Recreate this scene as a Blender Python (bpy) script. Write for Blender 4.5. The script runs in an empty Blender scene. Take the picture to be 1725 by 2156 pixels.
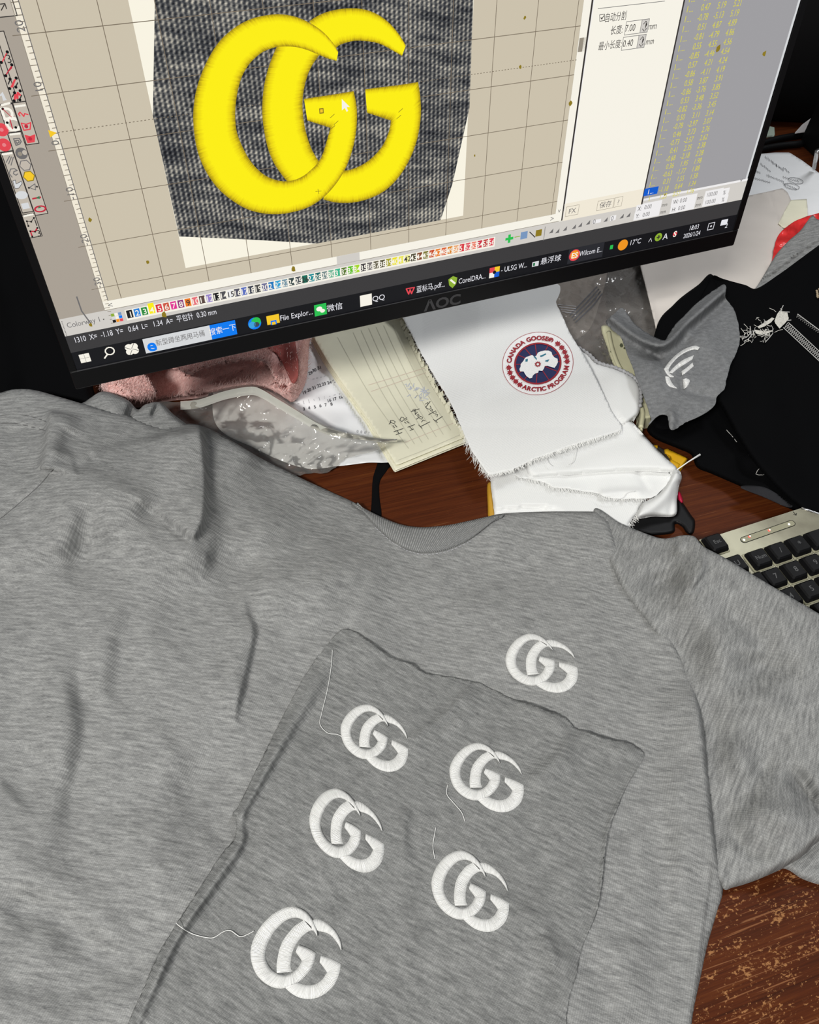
import bpy, math, random
import numpy as np
from mathutils import Matrix, Vector
random.seed(7); RNG = np.random.RandomState(11)
SC = bpy.context.scene; COL = SC.collection

# ------------------------------------------------------------------ camera
F, CX, CY, CAMH = 1725.0, 862.5, 1078.0, 0.545          # focal length and centre in photo pixels, height above the desk
W = np.array([[0.99957573, 0.02912649, 0.0], [0.02180487, -0.74830933, 0.66299147], [0.01931061, -0.66271019, -0.74862695]])
cam_d = bpy.data.cameras.new('camera'); cam = bpy.data.objects.new('camera', cam_d); COL.objects.link(cam)
cam_d.sensor_fit = 'HORIZONTAL'; cam_d.sensor_width = 36.0; cam_d.lens = 36.0; cam_d.clip_start = 0.01
M4 = Matrix.Identity(4)
for i in range(3):
    M4[i][0], M4[i][1], M4[i][2] = W[i][0], -W[i][1], -W[i][2]
M4[2][3] = CAMH
cam.matrix_world = M4; SC.camera = cam
# ------------------------------------------------------------------ light
wd = bpy.data.worlds.new('world'); SC.world = wd; wd.use_nodes = True
wd.node_tree.nodes['Background'].inputs[0].default_value = (0.93, 0.97, 1.0, 1)
wd.node_tree.nodes['Background'].inputs[1].default_value = 0.20
def area(name, loc, tgt, sx, sy, power, color=(1, 1, 1)):
    d = bpy.data.lights.new(name, 'AREA'); d.shape = 'RECTANGLE'; d.size = sx; d.size_y = sy; d.energy = power; d.color = color
    o = bpy.data.objects.new(name, d); COL.objects.link(o); o.location = loc
    o.rotation_euler = (Vector(tgt) - Vector(loc)).to_track_quat('-Z', 'Y').to_euler(); return o
area('ceiling_tube_light', (-0.62, -0.90, 1.5), (0.0, 0.4, 0.0), 0.50, 0.22, 43, (1.0, 0.98, 0.94))
area('ceiling_panel_light', (0.85, 1.15, 1.7), (0.2, 0.5, 0.0), 0.6, 0.4, 12, (0.97, 0.98, 1.0))
vs = SC.view_settings; vs.view_transform = 'Standard'; vs.look = 'None'; vs.exposure = 0.0; vs.gamma = 1.0
vs.use_curve_mapping = False

# ------------------------------------------------------------------ pixel and plane helpers
def px2w(x, y, z):
    x = np.asarray(x, float); y = np.asarray(y, float); z = np.asarray(z, float)
    d = np.stack([(x - CX) / F, (y - CY) / F, np.ones_like(x)], -1) @ W.T
    return d * ((z - CAMH) / d[..., 2])[..., None] + np.array([0, 0, CAMH])
HS = np.array([[1.09138808e+02, -1.37151190, -7.66570967e+02], [-3.12056747e+01, 8.31891409e+01, -1.01068754e+03], [1.76461071e-02, 4.89552549e-02, 1.0]])
HSI = np.linalg.inv(HS)
def s_uv(x, y):                                   # photo pixel -> position on the monitor's screen, in grid squares
    q = HSI @ np.array([x - CX, y - CY, 1.0]); return q[0] / q[2], q[1] / q[2]
SU = 0.032                                        # metres per grid square (a 27 inch panel)
_t = W @ np.array([-6.52273539, -8.59991788, 14.67798681]); _r1 = W @ np.array([0.9286597, -0.2655284, 0.25900933])
_r2 = W @ np.array([1.0265e-04, 0.698448719, 0.715660098]) * 1.0087
_n = np.cross(_r2, _r1); _n = _n / np.linalg.norm(_n)
if _n @ (-_t) < 0: _n = -_n
def s_w(u, v, off=0.0):
    u = np.asarray(u, float); v = np.asarray(v, float)
    return (_t + u[..., None] * _r1 + v[..., None] * _r2) * SU + np.array([0, 0, CAMH]) + _n * off

def catmull(pts, step, closed=False):
    p = np.asarray(pts, float); n = len(p); out = []
    for i in range(n if closed else n - 1):
        if closed: a, b, c, d = p[(i - 1) % n], p[i], p[(i + 1) % n], p[(i + 2) % n]
        else: a, b, c, d = p[max(i - 1, 0)], p[i], p[i + 1], p[min(i + 2, n - 1)]
        k = max(1, int(np.linalg.norm(c[:2] - b[:2]) / step))
        for t in np.arange(k) / k:
            out.append(0.5 * (2 * b + (c - a) * t + (2 * a - 5 * b + 4 * c - d) * t * t + (3 * b - a - 3 * c + d) * t ** 3))
    if not closed: out.append(p[-1])
    return np.array(out)
def linres(pts, step, closed=False):
    p = np.asarray(pts, float); n = len(p); out = []
    for i in range(n if closed else n - 1):
        b, c = p[i], p[(i + 1) % n]; k = max(1, int(np.linalg.norm(c - b) / step))
        for t in np.arange(k) / k: out.append(b + (c - b) * t)
    if not closed: out.append(p[-1])
    return np.array(out)
def vnoise(x, y, seed=0):
    r = np.random.RandomState(seed).rand(64, 64)
    xi = np.floor(x).astype(int); yi = np.floor(y).astype(int); fx = x - xi; fy = y - yi
    fx = fx * fx * (3 - 2 * fx); fy = fy * fy * (3 - 2 * fy)
    g = lambda a, b: r[a % 64, b % 64]
    return (g(xi, yi) * (1 - fx) + g(xi + 1, yi) * fx) * (1 - fy) + (g(xi, yi + 1) * (1 - fx) + g(xi + 1, yi + 1) * fx) * fy - 0.5
class Stroke:                                     # a fold: ridge or groove with its own width on each side
    def __init__(s, pts, amp, wl, wr=None, taper=0.0):
        s.taper = taper; s.p = catmull(pts, 12); s.amp = amp; s.wl = wl; s.wr = wl if wr is None else wr
    def __call__(s, x, y):
        x = np.asarray(x, float); shp = x.shape; q = np.stack([x.ravel(), np.asarray(y, float).ravel()], 1); out = np.zeros(len(q))
        lo = s.p.min(0) - 3 * max(s.wl, s.wr); hi = s.p.max(0) + 3 * max(s.wl, s.wr)
        m = ((q > lo) & (q < hi)).all(1)
        if m.any():
            qq = q[m]; best = np.full(len(qq), 1e9); sgn = np.ones(len(qq)); al = np.zeros(len(qq)); ns = len(s.p) - 1
            for i_, (a, b) in enumerate(zip(s.p[:-1], s.p[1:])):
                ab = b - a; L = ab @ ab + 1e-9; t = np.clip(((qq - a) @ ab) / L, 0, 1); d = qq - (a + t[:, None] * ab)
                dd = (d ** 2).sum(1); k = dd < best; best[k] = dd[k]; al[k] = (i_ + t[k]) / ns; sgn[k] = np.sign(ab[0] * d[k, 1] - ab[1] * d[k, 0])
            d = np.sqrt(best); w = np.where(sgn < 0, s.wl, s.wr)       # sgn<0: left of the direction of travel as seen in the picture
            o_ = s.amp * np.exp(-(d / w) ** 2)
            if s.taper: e_ = np.clip(np.minimum(al, 1 - al) / s.taper, 0, 1); o_ = o_ * e_ * e_ * (3 - 2 * e_)
            out[m] = o_
        return out.reshape(shp)
def idw(ctrl, power=2.6, soft=60.0):
    c = np.array(ctrl, float)
    def fz(x, y):
        x = np.asarray(x, float); y = np.asarray(y, float); num = np.zeros_like(x); den = np.zeros_like(x)
        for a, b, z in c:
            w = ((x - a) ** 2 + (y - b) ** 2 + soft ** 2) ** (-power / 2 * 1.6); num = num + w * z; den = den + w
        return num / den
    return fz

# ------------------------------------------------------------------ mesh helpers
MAT = {}
def new_mesh(name, v, f, mats, parent=None, smooth=False, mi=None, uv=None):
    me = bpy.data.meshes.new(name); me.from_pydata([tuple(map(float, p)) for p in v], [], [tuple(map(int, q)) for q in f])
    for m in (mats if isinstance(mats, (list, tuple)) else [mats]): me.materials.append(MAT[m])
    if mi is not None: me.polygons.foreach_set('material_index', mi)
    if smooth: me.polygons.foreach_set('use_smooth', [True] * len(me.polygons))
    if uv is not None:
        l = me.uv_layers.new(name='UVMap'); vi = np.empty(len(me.loops), int); me.loops.foreach_get('vertex_index', vi)
        l.data.foreach_set('uv', np.asarray(uv, float)[vi].ravel())
    me.update(); o = bpy.data.objects.new(name, me); COL.objects.link(o)
    if parent is not None: o.parent = parent
    return o
def tag(o, label=None, cat=None, group=None, kind=None):
    if label: o['label'] = label
    if cat: o['category'] = cat
    if group: o['group'] = group
    if kind: o['kind'] = kind
    return o
def thing(name, label, cat, loc=(0, 0, 0), group=None):
    o = bpy.data.objects.new(name, None); COL.objects.link(o); o.empty_display_size = 0.02
    return tag(o, label, cat, group)
SKIRT = {}
class MB:                                         # collects pieces of several colours into one mesh
    def __init__(s): s.v = []; s.f = []; s.m = []; s.mats = []
    def add(s, v, f, mat):
        if mat not in s.mats: s.mats.append(mat)
        b = len(s.v); s.v.extend([tuple(map(float, p)) for p in v]); s.f.extend([tuple(int(i) + b for i in q) for q in f]); s.m.extend([s.mats.index(mat)] * len(f))
    def build(s, name, parent=None, smooth=False): return new_mesh(name, s.v, s.f, s.mats, parent, smooth, s.m)
def tube_vf(pts, r, n=6, cap=True):
    p = np.asarray(pts, float); k = len(p); r = np.broadcast_to(np.asarray(r, float), (k,)); t = np.gradient(p, axis=0); t /= np.linalg.norm(t, axis=1)[:, None] + 1e-12
    v = []; up = np.array([0.13, 0.21, 0.97])
    for i in range(k):
        a = np.cross(t[i], up); a /= np.linalg.norm(a) + 1e-12; b = np.cross(a, t[i])
        for j in range(n):
            th = 2 * math.pi * j / n; v.append(p[i] + r[i] * (a * math.cos(th) + b * math.sin(th)))
    f = [(i * n + j, i * n + (j + 1) % n, (i + 1) * n + (j + 1) % n, (i + 1) * n + j) for i in range(k - 1) for j in range(n)]
    if cap: f += [tuple(range(n))[::-1], tuple(range((k - 1) * n, k * n))]
    return v, f
def box_vf(o, ex, ey, ez, bev=0.0, top=1.0):      # box from corner origin and three edge vectors; the top may be drawn in
    o, ex, ey, ez = [np.asarray(q, float) for q in (o, ex, ey, ez)]; c = o + (ex + ey) / 2
    lx, ly, lz = [np.linalg.norm(q) for q in (ex, ey, ez)]
    def ring(z, s, b):
        sx, sy = max(s - 2 * b / lx, 0.01), max(s - 2 * b / ly, 0.01); bx, by = min(bev / lx, .3), min(bev / ly, .3); q = []
        for sxg, syg in ((-1, -1), (1, -1), (1, 1), (-1, 1)):
            a = [(-0.5 * sx + bx if sxg < 0 else 0.5 * sx - bx, 0.5 * sy * syg), (0.5 * sx * sxg, -0.5 * sy + by if syg < 0 else 0.5 * sy - by)]
            if sxg * syg > 0: a = a[::-1]
            q += a
        order = []
        for x, y in q: order.append(c + ex * x + ey * y + ez * z)
        return order
    if bev <= 0:
        v = [o, o + ex, o + ex + ey, o + ey] + [c + (q - c) * top + ez for q in (o, o + ex, o + ex + ey, o + ey)]
        return v, [(3, 2, 1, 0), (4, 5, 6, 7), (0, 1, 5, 4), (1, 2, 6, 5), (2, 3, 7, 6), (3, 0, 4, 7)]
    R = [ring(0, 1, bev * .3), ring(min(bev / lz, .3), 1, 0), ring(1 - min(bev / lz, .4), top, 0), ring(1, top, bev)]
    v = [q for r_ in R for q in r_]; n = 8
    f = [(i * n + j, i * n + (j + 1) % n, (i + 1) * n + (j + 1) % n, (i + 1) * n + j) for i in range(3) for j in range(n)]
    return v, f + [tuple(range(n))[::-1], tuple(range(3 * n, 4 * n))]
def inside(poly, x, y):
    r = np.zeros(x.shape, bool); n = len(poly)
    for i in range(n):
        x1, y1 = poly[i]; x2, y2 = poly[(i + 1) % n]
        if y1 == y2: continue
        c = ((y1 > y) != (y2 > y)) & (x < (x2 - x1) * (y - y1) / (y2 - y1) + x1); r ^= c
    return r
def sheet(name, poly, zf, step, mat, parent=None, uvrot=0.0, skirt=None, thick=0.0, sharp=False, uvbend=None, smooth=True, rough=0.0):
    """a cloth, paper or film lying on the desk: its outline is given by photo pixels, zf(x, y, d) gives its height in metres there"""
    dense = (linres if sharp else catmull)(poly, 2.0, closed=True)
    if rough: dense = dense + (np.stack([vnoise(np.arange(len(dense)) * .35, dense[:, 0] * .01, 5), vnoise(np.arange(len(dense)) * .35, dense[:, 1] * .01, 9)], 1)) * rough
    lo, hi = dense.min(0) - step, dense.max(0) + step
    gx = np.arange(lo[0], hi[0] + step, step); gy = np.arange(lo[1], hi[1] + step, step)
    X, Y = np.meshgrid(gx, gy); x = X.ravel().copy(); y = Y.ravel().copy()
    ins = inside(dense, x, y); dist = np.empty(len(x)); near = np.empty(len(x), int)
    cs = dense[::3] if len(dense) > 900 else dense; stepi = 3 if len(dense) > 900 else 1
    for a in range(0, len(x), 4000):
        d2 = (x[a:a + 4000, None] - cs[None, :, 0]) ** 2 + (y[a:a + 4000, None] - cs[None, :, 1]) ** 2
        near[a:a + 4000] = d2.argmin(1) * stepi; dist[a:a + 4000] = np.sqrt(d2.min(1))
    nx = len(gx); ny = len(gy); idx = np.arange(nx * ny).reshape(ny, nx)
    q = np.stack([idx[:-1, :-1], idx[:-1, 1:], idx[1:, 1:], idx[1:, :-1]], -1).reshape(-1, 4)
    deep = ins & (dist > 0.3 * step); q = q[deep[q].any(1)]
    used = np.zeros(len(x), bool); used[q.ravel()] = True; snap = used & ~deep
    for off in range(-3, 4) if stepi > 1 else []:
        i2 = np.where(snap)[0]; c = (near[i2] + off) % len(dense)
        dn = np.hypot(x[i2] - dense[c, 0], y[i2] - dense[c, 1]); do = np.hypot(x[i2] - dense[near[i2], 0], y[i2] - dense[near[i2], 1]); near[i2] = np.where(dn < do, c, near[i2])
    x[snap] = dense[near[snap], 0]; y[snap] = dense[near[snap], 1]
    d = np.where(snap, 0.0, np.where(ins, dist, 0.0))
    keep = np.unique(q); remap = -np.ones(len(x), int); remap[keep] = np.arange(len(keep)); q = remap[q]
    x, y, d = x[keep], y[keep], d[keep]; z = zf(x, y, d); P = px2w(x, y, z)
    q = q[:, ::-1]                                # face up
    edges = {}
    for fc in q:
        for a, b in zip(fc, np.roll(fc, -1)): edges[(a, b)] = 1
    bnd = [(a, b) for (a, b) in edges if (b, a) not in edges]
    V = list(P); Fc = [tuple(k) for k in q]
    if skirt is not None:
        low = {}
        cen = P[:, :2].mean(0)
        for a in set([e[0] for e in bnd] + [e[1] for e in bnd]):
            w = P[a].copy(); w[2] = min(skirt, w[2] - 0.0003); w[:2] += (cen - w[:2]) * 0.004; low[a] = len(V); V.append(w)
        Fc += [(b, a, low[a], low[b]) for a, b in bnd]
    V = np.array(V); c, s = math.cos(uvrot), math.sin(uvrot)
    uv = np.stack([V[:, 0] * c + V[:, 1] * s, -V[:, 0] * s + V[:, 1] * c], 1)
    if uvbend is not None: uv = uvbend(V, uv)
    o = new_mesh(name, V, Fc, mat, parent, smooth, uv=uv)
    if skirt is not None: SKIRT[o.name] = dict((b, a) for a, b in low.items())
    if thick:
        m = o.modifiers.new('thickness', 'SOLIDIFY'); m.thickness = thick; m.offset = -1
    return o
def round_edge(z, d, w, zmin=0.0008): return zmin + (z - zmin) * np.sqrt(np.clip(1 - (1 - np.clip(d / w, 0, 1)) ** 2, 0, 1))
_tc = {}
def text_vf(s, bold=0.0, shear=0.0):              # flat lettering, 1 unit high capitals roughly 0.73
    key = (s, bold, shear)
    if key not in _tc:
        cu = bpy.data.curves.new('t', 'FONT'); cu.body = s; cu.size = 1.0; cu.offset = bold; cu.shear = shear; cu.resolution_u = 3; cu.fill_mode = 'FRONT'
        o = bpy.data.objects.new('t', cu); COL.objects.link(o); dg = bpy.context.evaluated_depsgraph_get(); e = o.evaluated_get(dg); me = e.to_mesh()
        v = np.array([tuple(q.co) for q in me.vertices]).reshape(-1, 3)[:, :2]; f = [tuple(p.vertices) for p in me.polygons]
        e.to_mesh_clear(); bpy.data.objects.remove(o); bpy.data.curves.remove(cu); _tc[key] = (v, f)
    return _tc[key]

# ------------------------------------------------------------------ materials
def lin(c): return tuple(((k / 255.0) / 12.92 if k <= 10 else (((k / 255.0) + 0.055) / 1.055) ** 2.4) for k in c) + (1.0,)
class NT:
    def __init__(s, name):
        s.m = bpy.data.materials.new(name); s.m.use_nodes = True; s.t = s.m.node_tree; s.b = s.t.nodes['Principled BSDF']; MAT[name] = s.m
    def n(s, typ, **kw):
        o = s.t.nodes.new(typ)
        for k, v in kw.items():
            if k in o.inputs: o.inputs[k].default_value = v
            else: setattr(o, k, v)
        return o
    def l(s, a, b): s.t.links.new(a, b)
    def coord(s, kind='UV', scale=(1, 1, 1), rot=(0, 0, 0), loc=(0, 0, 0)):
        if any(rot):
            c = s.n('ShaderNodeTexCoord'); m0 = s.n('ShaderNodeMapping'); m0.inputs['Rotation'].default_value = rot; m = s.n('ShaderNodeMapping'); m.inputs['Scale'].default_value = scale; m.inputs['Location'].default_value = loc
            s.l(c.outputs[kind], m0.inputs[0]); s.l(m0.outputs[0], m.inputs[0]); return m.outputs[0]
        c = s.n('ShaderNodeTexCoord'); m = s.n('ShaderNodeMapping'); m.inputs['Scale'].default_value = scale; m.inputs['Rotation'].default_value = rot; m.inputs['Location'].default_value = loc
        s.l(c.outputs[kind], m.inputs[0]); return m.outputs[0]
    def noise(s, vec, scale=1.0, detail=3.0, rough=0.5):
        o = s.n('ShaderNodeTexNoise'); o.inputs['Scale'].default_value = scale; o.inputs['Detail'].default_value = detail; o.inputs['Roughness'].default_value = rough; s.l(vec, o.inputs['Vector']); return o.outputs['Fac']
    def ramp(s, fac, stops):
        o = s.n('ShaderNodeValToRGB'); e = o.color_ramp.elements
        while len(e) < len(stops): e.new(0.5)
        for i, (p, c) in enumerate(stops): e[i].position = p; e[i].color = c
        s.l(fac, o.inputs[0]); return o.outputs[0]
    def mix(s, fac, a, b, mode='MIX'):
        o = s.n('ShaderNodeMix', data_type='RGBA', blend_type=mode)
        for i, v in ((0, fac), (6, a), (7, b)):
            if hasattr(v, 'is_linked') or hasattr(v, 'links'): s.l(v, o.inputs[i])
            else: o.inputs[i].default_value = v
        return o.outputs[2]
    def math(s, op, a, b=0.5):
        o = s.n('ShaderNodeMath', operation=op)
        for i, v in ((0, a), (1, b)):
            if hasattr(v, 'links'): s.l(v, o.inputs[i])
            else: o.inputs[i].default_value = v
        return o.outputs[0]
    def bump(s, h, strength=0.3, dist=0.001):
        o = s.n('ShaderNodeBump'); o.inputs['Strength'].default_value = strength; o.inputs['Distance'].default_value = dist; s.l(h, o.inputs['Height']); s.l(o.outputs[0], s.b.inputs['Normal'])
    def base(s, c):
        if hasattr(c, 'links'): s.l(c, s.b.inputs['Base Color'])
        else: s.b.inputs['Base Color'].default_value = c
    def rough(s, r): s.b.inputs['Roughness'].default_value = r
def plain(name, c, rough=0.6, metal=0.0, spec=0.5, var=0.0, vs=200.0, bump=0.0):
    t = NT(name); t.rough(rough); t.b.inputs['Metallic'].default_value = metal; t.b.inputs['Specular IOR Level'].default_value = spec
    if var or bump:
        v = t.noise(t.coord('Object'), vs, 4)
        if var:
            a = tuple(k * (1 - var) for k in c[:3]) + (1,); b = tuple(min(1, k * (1 + var)) for k in c[:3]) + (1,); t.base(t.ramp(v, [(0.3, a), (0.7, b)]))
        else: t.base(c)
        if bump: t.bump(v, bump, 0.001)
    else: t.base(c)
    return t
def glow(name, c, strength=1.0):                  # a colour shown by the lit screen
    t = NT(name); t.base((0.004, 0.004, 0.0045, 1)); t.rough(0.4); t.b.inputs['Specular IOR Level'].default_value = 0.2; t.b.inputs['Emission Color'].default_value = c; t.b.inputs['Emission Strength'].default_value = strength; return t
def heather(name, dark, mid, light, wale=0.0013, streak=(75, 470, 1)):
    t = NT(name); t.rough(0.95); t.b.inputs['Specular IOR Level'].default_value = 0.1
    a = t.noise(t.coord('UV', streak), 1.0, 5, 0.62); b = t.noise(t.coord('UV', (420, 2600, 1)), 1.0, 2, 0.5)
    s = t.math('ADD', t.math('MULTIPLY', a, 0.6), t.math('MULTIPLY', b, 0.4))
    col = t.ramp(s, [(0.34, dark), (0.5, mid), (0.66, light)])
    w = t.n('ShaderNodeTexWave', wave_type='BANDS', bands_direction='X'); w.inputs['Scale'].default_value = 1.0 / wale / 3.18; w.inputs['Distortion'].default_value = 0.6; w.inputs['Detail'].default_value = 1.0
    t.l(t.coord('UV', (1, 1, 1), (0, 0, 0.12)), w.inputs['Vector'])
    col = t.mix(t.math('MULTIPLY', w.outputs['Fac'], 0.26), col, dark); t.base(col)
    t.bump(t.math('ADD', t.math('MULTIPLY', w.outputs['Fac'], 0.5), b), 0.35, 0.0006); return t
heather('grey_jersey', (0.125, 0.127, 0.127, 1), (0.252, 0.254, 0.249, 1), (0.40, 0.402, 0.392, 1))
heather('grey_jersey_sample', (0.10, 0.102, 0.102, 1), (0.208, 0.211, 0.206, 1), (0.34, 0.342, 0.334, 1))
heather('grey_fleece_back', (0.13, 0.133, 0.135, 1), (0.195, 0.199, 0.203, 1), (0.265, 0.27, 0.274, 1), 0.0009, (170, 240, 1))
def twill(name, c, rough=0.85):
    t = NT(name); t.rough(rough); t.b.inputs['Specular IOR Level'].default_value = 0.2
    w = t.n('ShaderNodeTexWave', wave_type='BANDS', bands_direction='DIAGONAL'); w.inputs['Scale'].default_value = 330; t.l(t.coord('UV'), w.inputs['Vector'])
    n = t.noise(t.coord('UV', (900, 900, 1)), 1, 3); t.base(t.mix(t.math('MULTIPLY', n, 0.12), c, tuple(k * 0.8 for k in c[:3]) + (1,)))
    t.bump(t.math('ADD', w.outputs['Fac'], n), 0.22, 0.0004); return t
twill('white_twill', (0.76, 0.765, 0.755, 1)); twill('white_thread', (0.82, 0.82, 0.80, 1)); twill('black_cloth', (0.0022, 0.0023, 0.0027, 1), 0.9); MAT['black_cloth'].node_tree.nodes['Principled BSDF'].inputs['Specular IOR Level'].default_value = 0.05; twill('black_lining', (0.02, 0.02, 0.023, 1))
t = NT('white_satin_stitch'); t.rough(0.42); t.base((0.80, 0.80, 0.78, 1)); t.b.inputs['Sheen Weight'].default_value = 0.25
w = t.n('ShaderNodeTexWave', wave_type='BANDS', bands_direction='X'); w.inputs['Scale'].default_value = 2.4; w.inputs['Distortion'].default_value = 2.5; w.inputs['Detail'].default_value = 2; t.l(t.coord('UV'), w.inputs['Vector'])
n1 = t.noise(t.coord('UV', (8, .6, 1)), 1, 4, .65)
t.base(t.mix(t.ramp(n1, [(.42, (0, 0, 0, 1)), (.75, (.7, .7, .7, 1))]), (0.84, 0.84, 0.82, 1), (0.42, 0.42, 0.40, 1))); t.bump(t.math('ADD', w.outputs['Fac'], t.math('MULTIPLY', n1, 1.5)), 0.55, 0.0006)
# desk veneer: reddish brown, fine dark grain, pale scratches where it is worn
t = NT('desk_veneer'); t.rough(0.5); t.b.inputs['Specular IOR Level'].default_value = 0.10; GR = (0, 0, -0.33)
g1 = t.noise(t.coord('Object', (5, 190, 1), GR), 1, 6, 0.65); g2 = t.noise(t.coord('Object', (26, 900, 1), GR), 1, 3, 0.6); g3 = t.noise(t.coord('Object', (3, 14, 1), GR), 1, 3)
c = t.ramp(t.math('ADD', t.math('MULTIPLY', g1, 0.6), t.math('MULTIPLY', g2, 0.4)), [(0.36, (0.022, 0.005, 0.0012, 1)), (0.52, (0.072, 0.0165, 0.0036, 1)), (0.68, (0.122, 0.036, 0.007, 1))])
c = t.mix(t.math('MULTIPLY', g3, 0.5), c, (0.092, 0.021, 0.007, 1))
s1 = t.noise(t.coord('Object', (330, 520, 1), GR), 1, 5, 0.7); s2 = t.noise(t.coord('Object', (60, 90, 1), GR), 1, 4, 0.7); s3 = t.noise(t.coord('Object', (14, 620, 1), GR, (3, 3, 0)), 1, 2, 0.5)
sp = t.n('ShaderNodeSeparateXYZ'); t.l(t.coord('Object'), sp.inputs[0])
wear = t.n('ShaderNodeMapRange'); wear.inputs['From Min'].default_value = 0.60; wear.inputs['From Max'].default_value = 0.30; wear.inputs['To Min'].default_value = -0.10; wear.inputs['To Max'].default_value = 0.035; t.l(sp.outputs['Y'], wear.inputs['Value'])
k = t.math('ADD', t.math('ADD', t.math('MULTIPLY', s1, 0.62), t.math('MULTIPLY', s2, 0.38)), wear.outputs[0])
k2 = t.math('ADD', s3, wear.outputs[0])
chip = t.n('ShaderNodeMapRange'); chip.inputs['From Min'].default_value = 0.585; chip.inputs['From Max'].default_value = 0.62; t.l(k, chip.inputs['Value'])
scr = t.n('ShaderNodeMapRange'); scr.inputs['From Min'].default_value = 0.66; scr.inputs['From Max'].default_value = 0.70; t.l(k2, scr.inputs['Value'])
c = t.mix(t.math('MULTIPLY', scr.outputs[0], 0.55), c, (0.30, 0.13, 0.055, 1)); c = t.mix(t.math('MULTIPLY', chip.outputs[0], 0.85), c, (0.36, 0.17, 0.065, 1)); t.base(c); t.bump(g2, 0.12, 0.0006)
plain('desk_edge', (0.028, 0.011, 0.006, 1), 0.4); plain('wall_paint', (0.45, 0.45, 0.44, 1), 0.9, var=.05, vs=3); plain('floor_vinyl', (0.16, 0.14, 0.12, 1), 0.6, var=0.15, vs=8)
plain('bezel_black', (0.0028, 0.0028, 0.0034, 1), 0.4, spec=.25); plain('shell_black', (0.004, 0.004, 0.0045, 1), 0.6, spec=.2, var=.2, vs=900); plain('bezel_lettering', (0.045, 0.045, 0.048, 1), 0.45); plain('bezel_edge', (0.05, 0.05, 0.055, 1), 0.3)
plain('cream_paper', (0.74, 0.72, 0.56, 1), 0.85, var=0.03, vs=60); plain('paper_line', (0.56, 0.54, 0.43, 1), 0.9); plain('paper_rule_red', (0.62, 0.50, 0.42, 1), 0.9); plain('ink', (0.035, 0.035, 0.035, 1), 0.6); plain('ink_faded', (0.50, 0.53, 0.60, 1), 0.9)
plain('white_paper', (0.80, 0.81, 0.82, 1), 0.75, var=0.03, vs=40); plain('print_grey', (0.10, 0.10, 0.11, 1), 0.7); plain('print_pale', (0.42, 0.42, 0.44, 1), 0.8)
plain('wrap_paper', (0.64, 0.59, 0.54, 1), 0.7, var=0.06, vs=14); plain('cream_plastic', (0.62, 0.60, 0.40, 1), 0.25, var=0.05, vs=60); plain('plastic_soil', (0.10, 0.11, 0.06, 1), 0.6)
plain('red_plastic', (0.70, 0.035, 0.035, 1), 0.25, var=0.25, vs=40); plain('crimson_plastic', (0.40, 0.008, 0.04, 1), 0.3); plain('yellow_plastic', (0.62, 0.34, 0.010, 1), 0.22); plain('yellow_dull', (0.50, 0.27, 0.02, 1), 0.5)
plain('black_plastic', (0.004, 0.004, 0.0045, 1), 0.5, spec=.2, var=.2, vs=700); plain('strap_black', (0.002, 0.002, 0.0025, 1), 0.9, spec=.1); plain('steel', (0.55, 0.55, 0.55, 1), 0.25, 1.0); plain('overlock_grey', (0.34, 0.34, 0.35, 1), 0.9, var=.3, vs=900)
plain('stitch_grey', (0.45, 0.44, 0.42, 1), 0.9); plain('thread_cream', (0.62, 0.60, 0.54, 1), 0.9, var=.2, vs=700); plain('bead_gold', (0.45, 0.36, 0.24, 1), 0.35)
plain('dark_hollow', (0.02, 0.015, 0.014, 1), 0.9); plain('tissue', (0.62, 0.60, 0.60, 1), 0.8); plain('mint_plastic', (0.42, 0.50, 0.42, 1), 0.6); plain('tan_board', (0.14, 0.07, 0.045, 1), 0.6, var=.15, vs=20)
plain('seam_shade', (0.10, 0.10, 0.10, 1), 0.9); plain('red_thread', (0.30, 0.012, 0.022, 1), 0.6, var=.2, vs=1500); plain('navy_thread', (0.011, 0.018, 0.085, 1), 0.5, var=.25, vs=1500); plain('badge_white', (0.84, 0.84, 0.84, 1), 0.7, var=.06, vs=1200, bump=.4); plain('teal_thread', (0.02, 0.17, 0.25, 1), 0.5); plain('pale_red_thread', (0.40, 0.10, 0.11, 1), 0.6)
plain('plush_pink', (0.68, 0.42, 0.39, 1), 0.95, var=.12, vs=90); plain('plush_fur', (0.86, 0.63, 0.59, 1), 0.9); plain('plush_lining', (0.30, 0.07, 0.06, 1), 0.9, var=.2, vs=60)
t = NT('keyboard_metal'); t.rough(0.38); t.b.inputs['Metallic'].default_value = 0.75
n1 = t.noise(t.coord('Object', (18, 18, 18)), 1, 5, 0.6); t.base(t.ramp(n1, [(0.35, (0.15, 0.14, 0.10, 1)), (0.65, (0.27, 0.26, 0.19, 1))]))
plain('key_black', (0.005, 0.005, 0.0055, 1), 0.5, spec=.12, var=.25, vs=160); plain('key_legend', (0.055, 0.055, 0.055, 1), 0.5); plain('key_skirt', (0.30, 0.29, 0.20, 1), 0.35); plain('led_window', (0.30, 0.29, 0.20, 1), 0.15)
glow('led_red', (1.0, 0.06, 0.04, 1), 2.5); glow('led_glint', (1, 1, 0.95, 1), 2.0)  # the white glow paints glints of the room lights on the lamps
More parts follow.
